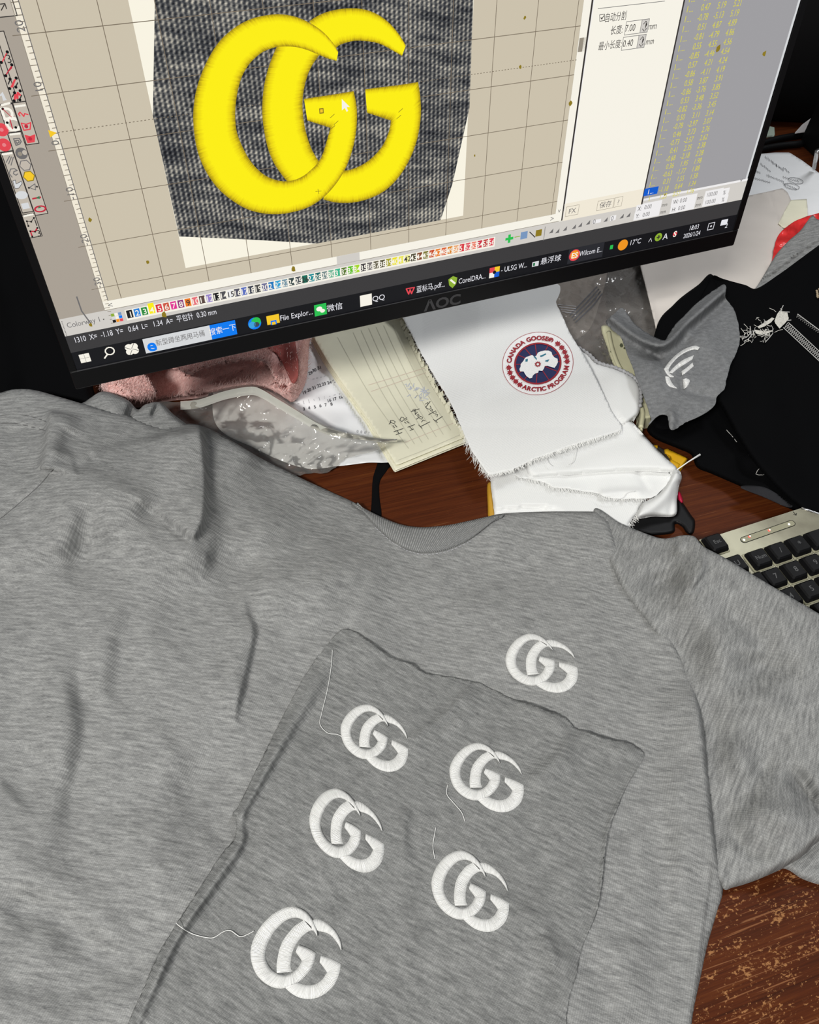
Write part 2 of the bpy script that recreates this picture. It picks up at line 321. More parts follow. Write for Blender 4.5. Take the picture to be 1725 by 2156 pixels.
def film(name, tint, gloss, fac, rough=0.06, bumps=(60, 0.5)):
    m = bpy.data.materials.new(name); m.use_nodes = True; nt = m.node_tree; MAT[name] = m
    for nd in list(nt.nodes): nt.nodes.remove(nd)
    out = nt.nodes.new('ShaderNodeOutputMaterial'); tr = nt.nodes.new('ShaderNodeBsdfTransparent'); tr.inputs[0].default_value = tint
    gl = nt.nodes.new('ShaderNodeBsdfGlossy'); gl.inputs['Color'].default_value = (1, 1, 1, 1); gl.inputs['Roughness'].default_value = rough
    df = nt.nodes.new('ShaderNodeBsdfDiffuse'); df.inputs[0].default_value = gloss
    no = nt.nodes.new('ShaderNodeTexNoise'); no.inputs['Scale'].default_value = bumps[0]; no.inputs['Detail'].default_value = 3; tc = nt.nodes.new('ShaderNodeTexCoord'); nt.links.new(tc.outputs['Object'], no.inputs['Vector'])
    bp = nt.nodes.new('ShaderNodeBump'); bp.inputs['Strength'].default_value = bumps[1]; bp.inputs['Distance'].default_value = 0.004; nt.links.new(no.outputs['Fac'], bp.inputs['Height'])
    nt.links.new(bp.outputs[0], gl.inputs['Normal'])
    m1 = nt.nodes.new('ShaderNodeMixShader'); m1.inputs[0].default_value = fac; nt.links.new(tr.outputs[0], m1.inputs[1]); nt.links.new(df.outputs[0], m1.inputs[2])
    fr = nt.nodes.new('ShaderNodeFresnel'); fr.inputs['IOR'].default_value = 1.5; nt.links.new(bp.outputs[0], fr.inputs['Normal'])
    m2 = nt.nodes.new('ShaderNodeMixShader'); nt.links.new(fr.outputs[0], m2.inputs[0]); nt.links.new(m1.outputs[0], m2.inputs[1]); nt.links.new(gl.outputs[0], m2.inputs[2]); nt.links.new(m2.outputs[0], out.inputs[0])
film('clear_film', (0.80, 0.79, 0.76, 1), (0.60, 0.59, 0.56, 1), 0.14, 0.07, (60, 0.9)); film('clear_film_ribbed', (0.92, 0.92, 0.88, 1), (0.66, 0.66, 0.60, 1), 0.55, 0.08, (40, 0.3)); film('smoky_film', (0.80, 0.77, 0.74, 1), (0.30, 0.28, 0.26, 1), 0.45, 0.10, (45, 0.9))
# colours shown on the screen
for nm, c in dict(s_canvas=(203, 193, 172), s_panel=(168, 159, 147), s_tool=(192, 183, 170), s_ruler=(240, 232, 214), s_white=(246, 242, 230), s_page=(248, 243, 226), s_line=(120, 108, 92), s_faint=(150, 142, 128), s_dark=(52, 48, 46), s_bar=(208, 204, 198),
        s_black=(8, 8, 10), s_task=(17, 18, 22), s_task2=(40, 41, 46), s_status=(58, 57, 58), s_list=(158, 157, 160), s_field=(238, 236, 236), s_text=(230, 230, 236), s_grey=(110, 108, 108), s_yel=(214, 206, 70), s_blue=(15, 92, 205), s_sblue=(0, 122, 240), s_red=(225, 70, 80), s_crim=(190, 40, 60),
        s_gold=(245, 200, 40), s_green=(40, 190, 80), s_dgreen=(50, 120, 80), s_sky=(60, 160, 220), s_orange=(240, 150, 30), s_olive=(140, 175, 50), s_deep=(60, 70, 80), s_pink=(230, 130, 135), s_icegrey=(214, 216, 218), s_ochre=(140, 120, 30), s_bluegrey=(120, 150, 190)).items(): glow(nm, lin(c))
t = glow('s_knit', (0, 0, 0, 1)); kv = 'UV'
h1 = t.noise(t.coord(kv, (0.8, 3.6, 1), (0, 0, -0.16)), 1, 5, 0.65); h2 = t.noise(t.coord(kv, (11, 26, 1)), 1, 3, 0.6)
w1 = t.n('ShaderNodeTexWave', wave_type='BANDS', bands_direction='X', wave_profile='SIN'); w1.inputs['Scale'].default_value = 3.1; w1.inputs['Distortion'].default_value = 0.5; w1.inputs['Detail Scale'].default_value = 6; t.l(t.coord(kv), w1.inputs['Vector'])
w2 = t.n('ShaderNodeTexWave', wave_type='BANDS', bands_direction='DIAGONAL'); w2.inputs['Scale'].default_value = 4.2; w2.inputs['Distortion'].default_value = 1.2; t.l(t.coord(kv, (1, 1.6, 1)), w2.inputs['Vector'])
a = t.math('ADD', t.math('MULTIPLY', h1, 1.15), t.math('MULTIPLY', h2, 0.50)); a = t.math('ADD', a, t.math('MULTIPLY', w1.outputs['Fac'], 0.30)); a = t.math('ADD', a, t.math('MULTIPLY', w2.outputs['Fac'], 0.20))
t.l(t.ramp(t.math('MULTIPLY', a, 0.50), [(0.36, lin((12, 15, 22))), (0.50, lin((62, 64, 68))), (0.60, lin((118, 117, 113))), (0.74, lin((205, 198, 182)))]), t.b.inputs['Emission Color'])
t = glow('s_stitch', (0, 0, 0, 1)); sp = t.n('ShaderNodeSeparateXYZ'); t.l(t.coord('UV'), sp.inputs[0])
nz = t.noise(t.coord('UV', (34, 1.6, 1)), 1, 2); e = t.math('ABSOLUTE', t.math('SUBTRACT', sp.outputs['Y'], 0.5)); e = t.math('ADD', e, t.math('MULTIPLY', t.math('SUBTRACT', nz, 0.5), 0.16))
t.l(t.ramp(e, [(0.28, lin((252, 238, 12))), (0.40, lin((232, 210, 8))), (0.48, lin((176, 152, 10))), (0.56, lin((120, 100, 12)))]), t.b.inputs['Emission Color'])

# ------------------------------------------------------------------ room and desk
fl = new_mesh('floor', [(-2.5, -2, -.75), (3, -2, -.75), (3, 3.5, -.75), (-2.5, 3.5, -.75)], [(0, 1, 2, 3)], 'floor_vinyl'); tag(fl, kind='structure')
wl = new_mesh('wall_back', [(-2.5, 3.4, -.75), (3, 3.4, -.75), (3, 3.4, 2.2), (-2.5, 3.4, 2.2)], [(0, 3, 2, 1)], 'wall_paint'); tag(wl, kind='structure')
desk = thing('desk', 'reddish brown wood veneer desk with worn scratched surface under the clutter', 'desk')
v, f = box_vf((-1.0, -0.22, -0.030), (2.1, 0, 0), (0, 1.62, 0), (0, 0, 0.030), 0.003); new_mesh('desk_top', v, f, 'desk_veneer', desk)
for lx in (-0.93, 1.0):
    for ly in (-0.15, 1.30):
        v, f = box_vf((lx, ly, -.75), (.05, 0, 0), (0, .05, 0), (0, 0, .7205), 0.004); new_mesh('leg', v, f, 'desk_edge', desk)

# ------------------------------------------------------------------ monitor
mon = thing('monitor', 'wide black computer monitor on an arm showing an embroidery design program', 'monitor')
U0, U1, V0, V1 = -1.42, 17.27, -3.57, 6.92; VB = 7.43
def slab(name, u0, v0, u1, v1, o0, o1, mat, bev=0.002, parent=mon):
    a = s_w(u0, v1, o0); ex = s_w(u1, v1, o0) - a; ey = s_w(u0, v0, o0) - a; v, f = box_vf(a, ex, ey, _n * (o1 - o0), bev); return new_mesh(name, v, f, mat, parent)
slab('back_shell', U0 - .17, V0 - .2, U1 + .21, VB, -0.010, -0.0006, 'shell_black', 0.003)
slab('back_bulge', 3.2, -1.6, 12.6, 4.8, -0.045, -0.0095, 'shell_black', 0.012)
slab('chin', U0 - .17, V1 + .005, U1 + .21, VB, -0.0008, 0.0012, 'bezel_black', 0.0008)
for nm, a in (('side_bezel', (U0 - .17, V0 - .2, U0, V1)), ('side_bezel', (U1, V0 - .2, U1 + .21, V1)), ('top_bezel', (U0, V0 - .2, U1, V0))): slab(nm, *a, -0.0008, 0.0010, 'bezel_black', 0.0004)
slab('chin_groove', U0, V1 + .002, U1, V1 + .022, 0.0010, 0.0014, 'bezel_edge', 0.0)
scr = slab('screen', U0, V0, U1, V1, -0.0007, 0.0001, 's_task', 0.0)
tag(scr, 'lit screen with a large yellow embroidered monogram on knit')
# support arm behind the panel, clamped to the back of the desk
arm = mon
c0 = s_w(7.9, 1.6, -0.045); basep = np.array([-0.18, 1.10, 0.0])
v, f = tube_vf([basep, basep + [0, 0, .02]], .055, 20); new_mesh('clamp_base', v, f, 'shell_black', arm)
v, f = tube_vf([basep + [0, 0, .018], (basep[0], basep[1], c0[2] - .01)], .016, 16); new_mesh('pole', v, f, 'shell_black', arm)
v, f = tube_vf([(basep[0], basep[1], c0[2] - .012), (basep[0] + .06, basep[1] - .18, c0[2]), c0 - _n * .02], .013, 12); new_mesh('link_arm', v, f, 'shell_black', arm)
v, f = tube_vf([c0 - _n * .03, c0 + _n * .002], .04, 16); new_mesh('mount_plate', v, f, 'shell_black', arm)

LAY = 0.00006
class UI(MB):
    def rect(s, u0, v0, u1, v1, m, lay): o = 0.0002 + lay * LAY; s.add(s_w(np.array([u0, u1, u1, u0]), np.array([v1, v1, v0, v0]), o), [(0, 1, 2, 3)], m)
    def prect(s, a, b, m, lay, grow=0.0): (u0, v0), (u1, v1) = s_uv(*a), s_uv(*b); s.rect(min(u0, u1) - grow, min(v0, v1) - grow, max(u0, u1) + grow, max(v0, v1) + grow, m, lay)
    def poly(s, uv, m, lay): uv = np.array(uv, float); s.add(s_w(uv[:, 0], uv[:, 1], 0.0002 + lay * LAY), [tuple(range(len(uv)))[::-1]], m)
    def ppoly(s, pts, m, lay): s.poly([s_uv(*p) for p in pts], m, lay)
    def line(s, pts, w, m, lay, closed=False):
        p = np.array(pts, float); p = np.vstack([p, p[:1]]) if closed else p
        for a, b in zip(p[:-1], p[1:]):
            d = b - a; L = np.linalg.norm(d)
            if L < 1e-6: continue
            nn = np.array([-d[1], d[0]]) / L * w / 2; e = d / L * w * .3; q = np.array([a - e + nn, b + e + nn, b + e - nn, a - e - nn]); s.add(s_w(q[:, 0], q[:, 1], 0.0002 + lay * LAY), [(0, 1, 2, 3)], m)
    def pline(s, pts, w, m, lay, closed=False): s.line([s_uv(*p) for p in pts], w, m, lay, closed)
    def disc(s, u, v, ru, rv, m, lay, n=20): s.poly([(u + ru * math.cos(2 * math.pi * k / n), v + rv * math.sin(2 * math.pi * k / n)) for k in range(n)], m, lay)
    def pdisc(s, x, y, r, m, lay, n=20, asp=1.0): u, v = s_uv(x, y); s.disc(u, v, r, r * asp, m, lay, n)
    def text(s, st, u, v, h, m, lay, rot=0.0, align=0.5, bold=0.0, shear=0.0, xs=1.0):
        tv, tf = text_vf(st, bold, shear)
        if not len(tv): return
        w = tv[:, 0].max(); q = (tv - [w * align, 0.36]) * h * np.array([xs, 1]); c, sn = math.cos(rot), math.sin(rot)
        uu = u + q[:, 0] * c + q[:, 1] * sn; vv = v + q[:, 0] * sn - q[:, 1] * c
        s.add(s_w(uu, vv, 0.0002 + lay * LAY), tf, m)
    def ptext(s, st, x, y, h, m, lay, **k): u, v = s_uv(x, y); s.text(st, u, v, h, m, lay, **k)
P_ = s_uv
# design window -------------------------------------------------------
w = UI(); uR0 = P_(39.4, 0)[0]; uRl = P_(145, 420)[0]; uCR = P_(1229, 0)[0]; vCB = P_(970, 489)[1]; vG1 = P_(380, 622)[1]
w.rect(U0, V0, uRl, P_(160, 655)[1] + .3, 's_panel', 0)
w.rect(uR0, V0, uCR, vCB, 's_canvas', 0)
w.rect(uRl, V0, uR0, vG1, 's_ruler', 1)
w.rect(uRl, vCB, uCR + .35, vG1, 's_white', 1)
w.rect(uCR, V0, P_(1246, 0)[0], vG1, 's_white', 1)
w.prect((1219, 80), (1229, 108), 's_faint', 2)
ul, ur, vb = P_(385, 565)[0], P_(970.4, 455.7)[0], P_(385, 565)[1]
w.rect(ul, V0, ur, vb, 's_page', 1)
w.prect((703, 541), (752, 554), 's_bar', 2)
w.build('design_window', scr)
kp = np.array([P_(*p) for p in [(326, -300), (326.4, 0), (319.5, 243.5), (340.6, 345), (372.2, 498.4), (520, 505), (661.2, 513.4), (800, 487), (923, 463.9), (949, 385.6), (985.9, 227.3), (996, 0), (1000, -300)]])
kp[0, 1] = kp[-1, 1] = V0 + .02
new_mesh('knit_sample', s_w(kp[:, 0], kp[:, 1], 0.0002 + 2 * LAY), [tuple(range(len(kp)))[::-1]], 's_knit', scr, uv=kp)
g = UI()
for k in range(0, 12): g.rect(k - .007, V0, k + .007, vCB, 's_line', 3)
for k in range(-3, 6): g.rect(uR0, k - .007, uCR, k + .007, 's_line', 3)
vd = P_(118, 279)[1]; u = uR0
while u < uCR: g.rect(u, vd - .007, u + .035, vd + .007, 's_line', 3); u += .075
for k in range(-30, 60):
    vv = k / 10.0; L = .30 if k % 10 == 0 else (.14 if k % 5 == 0 else .09); g.rect(uR0 - L * .9, vv - .006, uR0, vv + .006, 's_line', 3)
g.rect(uR0 - .008, V0, uR0 + .008, vCB, 's_grey', 3); g.rect(uRl - .006, V0, uRl + .006, vG1, 's_faint', 3)
for k in range(6): g.text(str(20 - 10 * k), (uRl + uR0) / 2 - .04, k - .13, .20, 's_grey', 3, rot=-math.pi / 2)
g.poly([(uR0 - .16, vd - .07), (uR0 - .02, vd), (uR0 - .16, vd + .07)], 's_gold', 4)
g.build('grid_and_ruler', scr)
# yellow monogram ------------------------------------------------------
def strip_mesh(outer, inner, n=10, m=7):
    """matched outer and inner edge points -> stations along the stroke; corners repeated in both lists stay sharp"""
    o = catmull(outer, 1e9); i_ = catmull(inner, 1e9); k = len(outer); oo = []; ii = []
    for s0 in range(k - 1):
        for t_ in np.arange(n) / n: oo.append((s0 + t_)); ii.append(0)
    oo.append(k - 1.0); ts = np.array(oo)
    def ev(p):
        p = np.asarray(p, float); out = []
        for tt in ts:
            a = min(int(tt), k - 2); t_ = tt - a; p0, p1, p2, p3 = p[max(a - 1, 0)], p[a], p[a + 1], p[min(a + 2, k - 1)]
            if np.linalg.norm(p1 - p0) > 2.2 * np.linalg.norm(p2 - p1): p0 = p1
            if np.linalg.norm(p3 - p2) > 2.2 * np.linalg.norm(p2 - p1): p3 = p2
            out.append(0.5 * (2 * p1 + (p2 - p0) * t_ + (2 * p0 - 5 * p1 + 4 * p2 - p3) * t_ * t_ + (3 * p1 - p0 - 3 * p2 + p3) * t_ ** 3))
        return np.array(out)
    A, B = ev(outer), ev(inner); mid = (A + B) / 2; along = np.concatenate([[0], np.cumsum(np.linalg.norm(np.diff(mid, axis=0), axis=1))])
    pts, uv = [], []
    for q in range(len(A)):
        for j in range(m):
            s = j / (m - 1); pts.append(A[q] * (1 - s) + B[q] * s); uv.append((along[q], s))
    fc = [(q * m + j, (q + 1) * m + j, (q + 1) * m + j + 1, q * m + j + 1) for q in range(len(A) - 1) for j in range(m - 1)]
    return np.array(pts), np.array(uv), fc
def yp(l): return [(300 + a / 2.464, b / 2.464) for a, b in l]
Y1o = [(1012, 268), (985, 222), (940, 170), (880, 125), (800, 88), (720, 73), (640, 78), (560, 98), (480, 140), (400, 210), (340, 300), (295, 400), (267, 500), (257, 600), (262, 700), (282, 800), (320, 890), (375, 970), (440, 1030), (520, 1080), (600, 1105), (690, 1112), (780, 1098), (860, 1070), (935, 1018), (1000, 945), (1050, 860), (1085, 760), (1103, 660), (1105, 560), (1090, 472)]
Y1i = [(1003, 315), (975, 308), (950, 300), (910, 283), (850, 258), (790, 243), (725, 240), (680, 246), (620, 270), (565, 315), (525, 370), (500, 430), (482, 510), (475, 590), (478, 660), (490, 710), (515, 770), (545, 825), (580, 870), (620, 905), (665, 928), (720, 940), (775, 934), (825, 912), (865, 880), (900, 845), (925, 800), (942, 750), (955, 705), (963, 680), (967, 663)]
Y1bo = [(1090, 472), (1000, 487), (920, 499), (832, 512)]; Y1bi = [(967, 663), (940, 654), (900, 641), (848, 625)]
Y2ao = [(862, 110), (920, 75), (990, 52), (1070, 42), (1150, 48), (1220, 75), (1280, 120), (1330, 180), (1363, 235)]; Y2ai = [(1000, 250), (1015, 236), (1040, 225), (1080, 214), (1120, 210), (1190, 217), (1240, 232), (1295, 262), (1342, 290)]
Y2lo = [(720, 200), (690, 250), (650, 350), (625, 450), (615, 560), (620, 650), (640, 760), (675, 850), (735, 935), (770, 965)]; Y2li = [(960, 240), (915, 285), (870, 350), (840, 430), (825, 520), (828, 610), (842, 690), (868, 770), (905, 835), (940, 870)]
Y2ro = [(925, 1035), (1000, 1052), (1090, 1050), (1180, 1025), (1260, 980), (1330, 905), (1385, 810), (1420, 710), (1437, 600), (1435, 500), (1425, 425)]; Y2ri = [(1000, 885), (1040, 885), (1080, 877), (1130, 855), (1170, 828), (1210, 790), (1240, 750), (1262, 705), (1275, 665), (1279, 645), (1281, 625)]
Y2bo = [(1425, 425), (1330, 440), (1240, 451), (1150, 462)]; Y2bi = [(1281, 625), (1240, 612), (1200, 598), (1158, 585)]
def yellow(strips, lay, name):
    V, Q, T, b = [], [], [], 0
    for k, (o, i_) in enumerate(strips):
        p, uv, fc = strip_mesh([P_(*q) for q in yp(o)], [P_(*q) for q in yp(i_)]); V += list(s_w(p[:, 0], p[:, 1], 0.0002 + (lay + .3 * k) * LAY)); T += list(uv); Q += [tuple(i + b for i in q) for q in fc]; b += len(p)
    new_mesh(name, V, Q, 's_stitch', scr, uv=T)
yellow([(Y2lo, Y2li), (Y2ao, Y2ai), (Y2ro, Y2ri), (Y2bo, Y2bi)], 4, 'monogram_letter'); yellow([(Y1o, Y1i), (Y1bo, Y1bi)], 6, 'monogram_letter')
x = UI()                                          # mouse pointer and marks
x.ppoly([(717, 208), (717, 232), (723, 227), (727, 235), (730, 233), (727, 225), (734, 225)], 's_white', 9)
x.prect((669, 228), (679, 238), 's_ochre', 9); x.prect((671, 230), (677, 236), 's_gold', 10); x.pline([(660, 403), (672, 402)], .012, 's_ochre', 9); x.pline([(665, 398), (667, 408)], .012, 's_ochre', 9)
for q in ((692, 248), (700, 262), (693, 272), (836, 236), (832, 250)): x.pline([q, (q[0] + 9, q[1] - 8)], .012, 's_ochre', 9)
tag(x.build('pointer_and_marks', scr), kind='stuff')
# tool boxes on the left ------------------------------------------------
w = UI()
def toolbox(a, b, c): # right-top, right-bottom, left-bottom in pixels
    ur_ = (P_(*a)[0] + P_(*b)[0]) / 2; v0 = P_(*a)[1]; v1 = P_(*b)[1]; u0 = P_(*c)[0]; w.rect(u0, v0, ur_, v1, 's_tool', 1)
    w.line([(u0, v0), (ur_, v0), (ur_, v1), (u0, v1)], .016, 's_dark', 2, True)
toolbox((17, -60), (30, 33), (-60, 40)); toolbox((8.9, 65), (52, 213), (25.6, 218)); toolbox((53, 213), (78.8, 301.5), (53, 305.5))
toolbox((0, 60), (25.6, 216), (-30, 225)); toolbox((25, 218), (41, 276), (14.5, 281)); toolbox((41, 277), (97, 449.5), (70, 454)); toolbox((14, 279), (24, 317), (-20, 322)); toolbox((24, 318), (66, 445), (43, 449)); toolbox((68, 449), (84, 497), (57, 503))
def dots(x0, y0, x1, y1):
    for k in range(6): w.pdisc(x0 + (x1 - x0) * k / 5, y0 + (y1 - y0) * k / 5, .022, 's_white', 3, 6)
dots(31, 224, 50, 221.5); dots(2, 221, 18, 217); dots(20, 283, 38, 281); dots(3, 325, 21, 322.5); dots(47, 455, 64, 451.5)
w.ppoly([(2, 131), (14, 108), (16, 110), (4, 133)], 's_red', 3); w.ptext('3', 17, 123, .2, 's_dark', 3); w.ppoly([(10, 158), (16, 148), (24, 136), (25, 143), (17, 151), (14, 157)], 's_crim', 3)
for q in ((15, 109), (2, 131), (24, 136), (11, 159), (20, 166), (33, 164), (19, 186), (32, 183), (29, 195), (41, 191), (28, 212), (40, 210)): w.pdisc(*q, .028, 's_black', 4, 8)
w.ppoly([(20, 184), (28, 167), (33, 166), (26, 184)], 's_red', 3); w.pline([(29, 210), (31, 198), (35, 207), (36, 195), (41, 200)], .035, 's_red', 3); w.pline([(16, 177), (20, 168)], .02, 's_dark', 3); w.pline([(32, 182), (36, 174)], .02, 's_dark', 3); w.pline([(24, 204), (29, 196)], .02, 's_dark', 3); w.pline([(40, 209), (44, 200)], .02, 's_dark', 3)
w.pline([(40, 244), (37, 240), (40, 236), (44, 240), (48, 245), (50, 239), (57, 241)], .022, 's_red', 3)
for dy, m in ((0, 's_tool'), (26, 's_red')):
    q = [(42.5 + dy * .31, 259 + dy), (53 + dy * .31, 261.5 + dy), (62.5 + dy * .31, 258 + dy), (61 + dy * .31, 272 + dy), (48 + dy * .31, 274 + dy)]
    w.ppoly(q, m, 3); w.pline(q, .022, 's_red', 4, True); w.pdisc(53 + dy * .31, 266 + dy, .035, 's_crim', 4, 10)
w.ptext('D', 13, 238, .3, 's_white', 3, bold=.03); w.pline([(4, 229), (22, 246)], .012, 's_crim', 4); w.pdisc(4, 229, .025, 's_black', 4, 8)
w.ptext('C', 22, 261, .34, 's_white', 3, bold=.04); w.pline([(19, 252), (24, 271)], .02, 's_crim', 4); w.pdisc(13, 258, .025, 's_black', 4, 8); w.pdisc(31, 268, .025, 's_black', 4, 8)
w.pline([(26, 292), (38, 291), (42, 298), (39, 303), (31, 306)], .02, 's_grey', 3, True); w.pline([(30, 296), (36, 295), (38, 299), (33, 302)], .02, 's_grey', 3, True)
w.pdisc(42.5, 323, .11, 's_grey', 3); w.pdisc(49, 321, .045, 's_tool', 4); w.pdisc(39, 324, .04, 's_faint', 4)
for (a, b, m1) in ((50, 348, 's_tool'), (57.5, 371, 's_gold')):
    u, v = P_(a, b); q = [(u + .105 * math.cos(math.pi / 3 * k), v + .105 * math.sin(math.pi / 3 * k)) for k in range(6)]; w.poly(q, m1, 3); w.line(q, .016, 's_ochre' if m1 == 's_gold' else 's_grey', 4, True)
w.pline([(58, 395), (70, 387), (71, 400)], .015, 's_grey', 3, True); w.pdisc(57, 395.5, .02, 's_dark', 4, 8); w.pdisc(74, 393, .02, 's_dark', 4, 8)
w.ppoly([(63.5, 417), (82, 413.5), (82.5, 417), (64, 420.5)], 's_crim', 3); w.ppoly([(71, 417), (79, 412.5), (80, 419)], 's_dgreen', 4); w.pdisc(80.5, 440, .12, 's_crim', 3, 20, .6); w.pdisc(80.5, 440, .085, 's_tool', 4, 20, .5); w.ppoly([(75, 439), (78, 434), (83, 437)], 's_dgreen', 5)
for k in range(3): w.pline([(10 + 5 * k, 342 + 3 * k), (17 + 4 * k, 329 + 1 * k)], .016, 's_grey', 3)
w.pline([(22, 373), (16, 365), (19, 356), (27, 355), (33, 359), (26, 361), (25, 366), (30, 369), (34, 366)], .018, 's_grey', 3)
q = [(23, 381), (29, 379), (30, 387), (37, 384), (41, 381), (43, 386), (36, 396), (28, 397)]; w.ppoly(q, 's_icegrey', 3); w.pline(q, .012, 's_grey', 4, True)
w.pdisc(41.5, 411, .115, 's_icegrey', 3, 20, .7); w.prect((40, 429), (59, 438.5), 's_icegrey', 3)
w.pline([(52, 466), (61, 467), (67, 459)], .014, 's_dark', 3); w.pline([(52, 466), (55, 476)], .014, 's_dark', 3); w.ptext('1', 68.5, 469, .2, 's_dark', 3)
w.pline([(59, 487), (69, 488), (74, 480)], .028, 's_crim', 3); w.pline([(59, 487), (63, 498)], .028, 's_crim', 3); w.ptext('3', 76, 491, .2, 's_dark', 3)
for q in ((52, 466), (61, 467), (67, 459), (55, 476), (59, 487), (69, 488), (74, 480), (63, 498)): w.pdisc(*q, .02, 's_black', 4, 8)
for q in ((1, 273), (6, 305)): w.pdisc(*q, .12, 's_red', 3); w.pdisc(*q, .035, 's_pink', 4)
w.ppoly([(-6, 204), (4, 193), (11, 208), (13, 210), (5, 212), (2, 201)], 's_icegrey', 3); w.ptext('\u2197', 5, 12, .2, 's_dark', 3)
w.build('tool_palette', scr)
# thread colour bar, status line -----------------------------------------
w = UI(); va = P_(600, 582.5)[1]; vbb = P_(700, 600)[1]; vbar0, vbar1 = vG1, P_(160, 655)[1] + .30
vbar1 = 6.0
w.rect(U0, vbar0, U1, vbar1, 's_bar', 1); w.rect(uRl, vbar0 - .006, uCR + .3, vbar0 + .008, 's_faint', 2)
vst = P_(200, 735)[1]; w.rect(U0, vbar1, U1, P_(1000, 566)[1], 's_status', 1); w.rect(U0, P_(1000, 566)[1], U1, V1, 's_task', 1)
ua, vp = P_(266.4, 662); ub, vq = P_(992, 520); du = (ub - ua) / 52.0
PALC = [(25, 25, 28), (40, 130, 215), (40, 140, 60), (250, 235, 20), (215, 40, 60), (205, 90, 70), (225, 50, 150), (140, 50, 120), (235, 120, 30), (230, 110, 120), (90, 70, 65), (150, 130, 200), (20, 20, 22), (80, 80, 84), (235, 235, 235), (80, 80, 95), (90, 110, 190), (60, 65, 80), (70, 70, 70), (110, 110, 150), (30, 120, 190), (50, 160, 210), (120, 150, 165), (60, 75, 75), (80, 85, 90), (20, 110, 90), (20, 140, 150), (20, 100, 100), (120, 140, 140), (110, 180, 150), (60, 180, 140), (90, 120, 50), (90, 190, 30), (165, 215, 40), (60, 55, 60), (110, 105, 105), (105, 100, 80), (85, 80, 55), (165, 160, 40), (235, 225, 30), (235, 230, 90), (235, 232, 150), (80, 75, 55), (130, 70, 40), (120, 115, 40), (200, 70, 30), (235, 125, 30), (220, 95, 50), (220, 130, 20), (235, 170, 120), (215, 50, 60), (220, 80, 95), (235, 130, 110), (205, 50, 70), (190, 50, 50), (220, 60, 80)]
w.rect(ua - du * .55, vp - .12, ua + du * 55.6, vp + .15, 's_white', 2)
for k, c in enumerate(PALC):
    nm = 'pal_%d' % k; glow(nm, lin(c)); u = ua + k * du; sel = k == 3
    w.rect(u - du * .40, vp - (.17 if sel else .10), u + du * .40, vp + .10, nm, 3); w.text(str(k + 1), u, vp + .005, .20, 's_dark' if sum(c) > 560 or k in (8, 25) else 's_white', 4, bold=.01, xs=.95)
ue = ua + du * 56.5
def icon(px_, py_, m, r=.10): u, v = P_(px_, py_); w.rect(u - r, v - r, u + r, v + r, m, 3)
w.ptext('+', 1067, 503, .4, 's_green', 3, bold=.05); w.prect((1078, 501), (1090, 497), 's_olive', 3); icon(1098, 496, 's_bluegrey', .1); w.pline([(1110, 489), (1121, 500)], .025, 's_dark', 3); icon(1129, 491, 's_ochre', .09)
w.pline([(1139, 507), (1143, 478)], .015, 's_grey', 3)
for q in ((1155, 486), (1168, 486), (1184, 481), (1203, 477), (1216, 473), (1233, 468), (1270, 462), (1304, 455), (1318, 452)): w.ptext('\u25e2', q[0], q[1], .2, 's_grey', 3)
w.prect((1242, 472), (1261, 461), 's_field', 3); w.ptext('0', 1246, 467, .18, 's_grey', 4); w.prect((1279, 466), (1293, 453), 's_field', 3); w.ptext('0', 1284, 460, .18, 's_grey', 4)
w.prect((131, 690), (200, 676), 's_field', 3); w.prect((200, 677), (216, 668), 's_bar', 4); w.ptext('Colorway 1', 133, 686, .185, 's_grey', 5, align=0, xs=.85); w.ptext('\u25be', 211, 673, .14, 's_dark', 5)
for i in range(3):
    for j in range(3): u, v = P_(226, 662); w.rect(u + i * .08, v + j * .08, u + i * .08 + .07, v + j * .08 + .07, ['s_olive', 's_white', 's_bluegrey', 's_icegrey', 's_white', 's_sblue', 's_black', 's_orange', 's_red'][j * 3 + i], 3)
for k in range(12): u, v = P_(122, 678); w.rect(u, v + k * .035, u + .02, v + k * .035 + .015, 's_dark', 3)
st_ = '1310  X=  -1.18  Y=   0.64  L=   1.34  A=  \u5e73\u5305\u9488  0.30 mm'; w.text(st_, -1.27, 6.135, .205, 's_text', 3, align=0, xs=3.3 / (text_vf(st_)[0][:, 0].max() * .205))
w.ptext('<', 225, 643, .2, 's_grey', 3); w.ptext('>', 1157, 461, .2, 's_grey', 3); w.ptext('v', 1173, 443, .18, 's_grey', 3)
w.build('thread_colour_bar', scr)
# settings panel and stitch list ---------------------------------------------
w = UI(); uP0 = P_(1248, 0)[0]; uP1 = P_(1440.7, 0)[0]; uL1 = P_(1680, 0)[0]; vLB = P_(1356, 418)[1]; vPB = P_(1190, 455)[1]
w.rect(uP0 - .1, V0, uP1, vbar0 + .02, 's_white', 2); w.rect(uP0 - .035, V0, uP0 + .01, vbar0, 's_dark', 3); w.rect(uP1 - .03, V0, uP1 + .012, vbar0, 's_dark', 3); w.rect(uP0 + .012, V0, uP0 + .03, vbar0, 's_field', 3)
w.rect(uP1, V0, uL1 + .02, vLB, 's_list', 2); w.rect(uL1, V0, U1 - .02, vLB, 's_icegrey', 2); w.prect((1664, 35), (1676, 15), 's_list', 3)
w.rect(uP1 + .02, vLB, U1, vLB + .06, 's_field', 2); w.rect(uP1 + .02, vLB + .06, U1, vbar1, 's_bar', 2); w.rect(uP0, P_(1190, 440)[1] - .15, uP1 - .03, vbar0 + .02, 's_ruler', 3)
w.pline([(1258, 18), (1399, 2)], .012, 's_grey', 3)
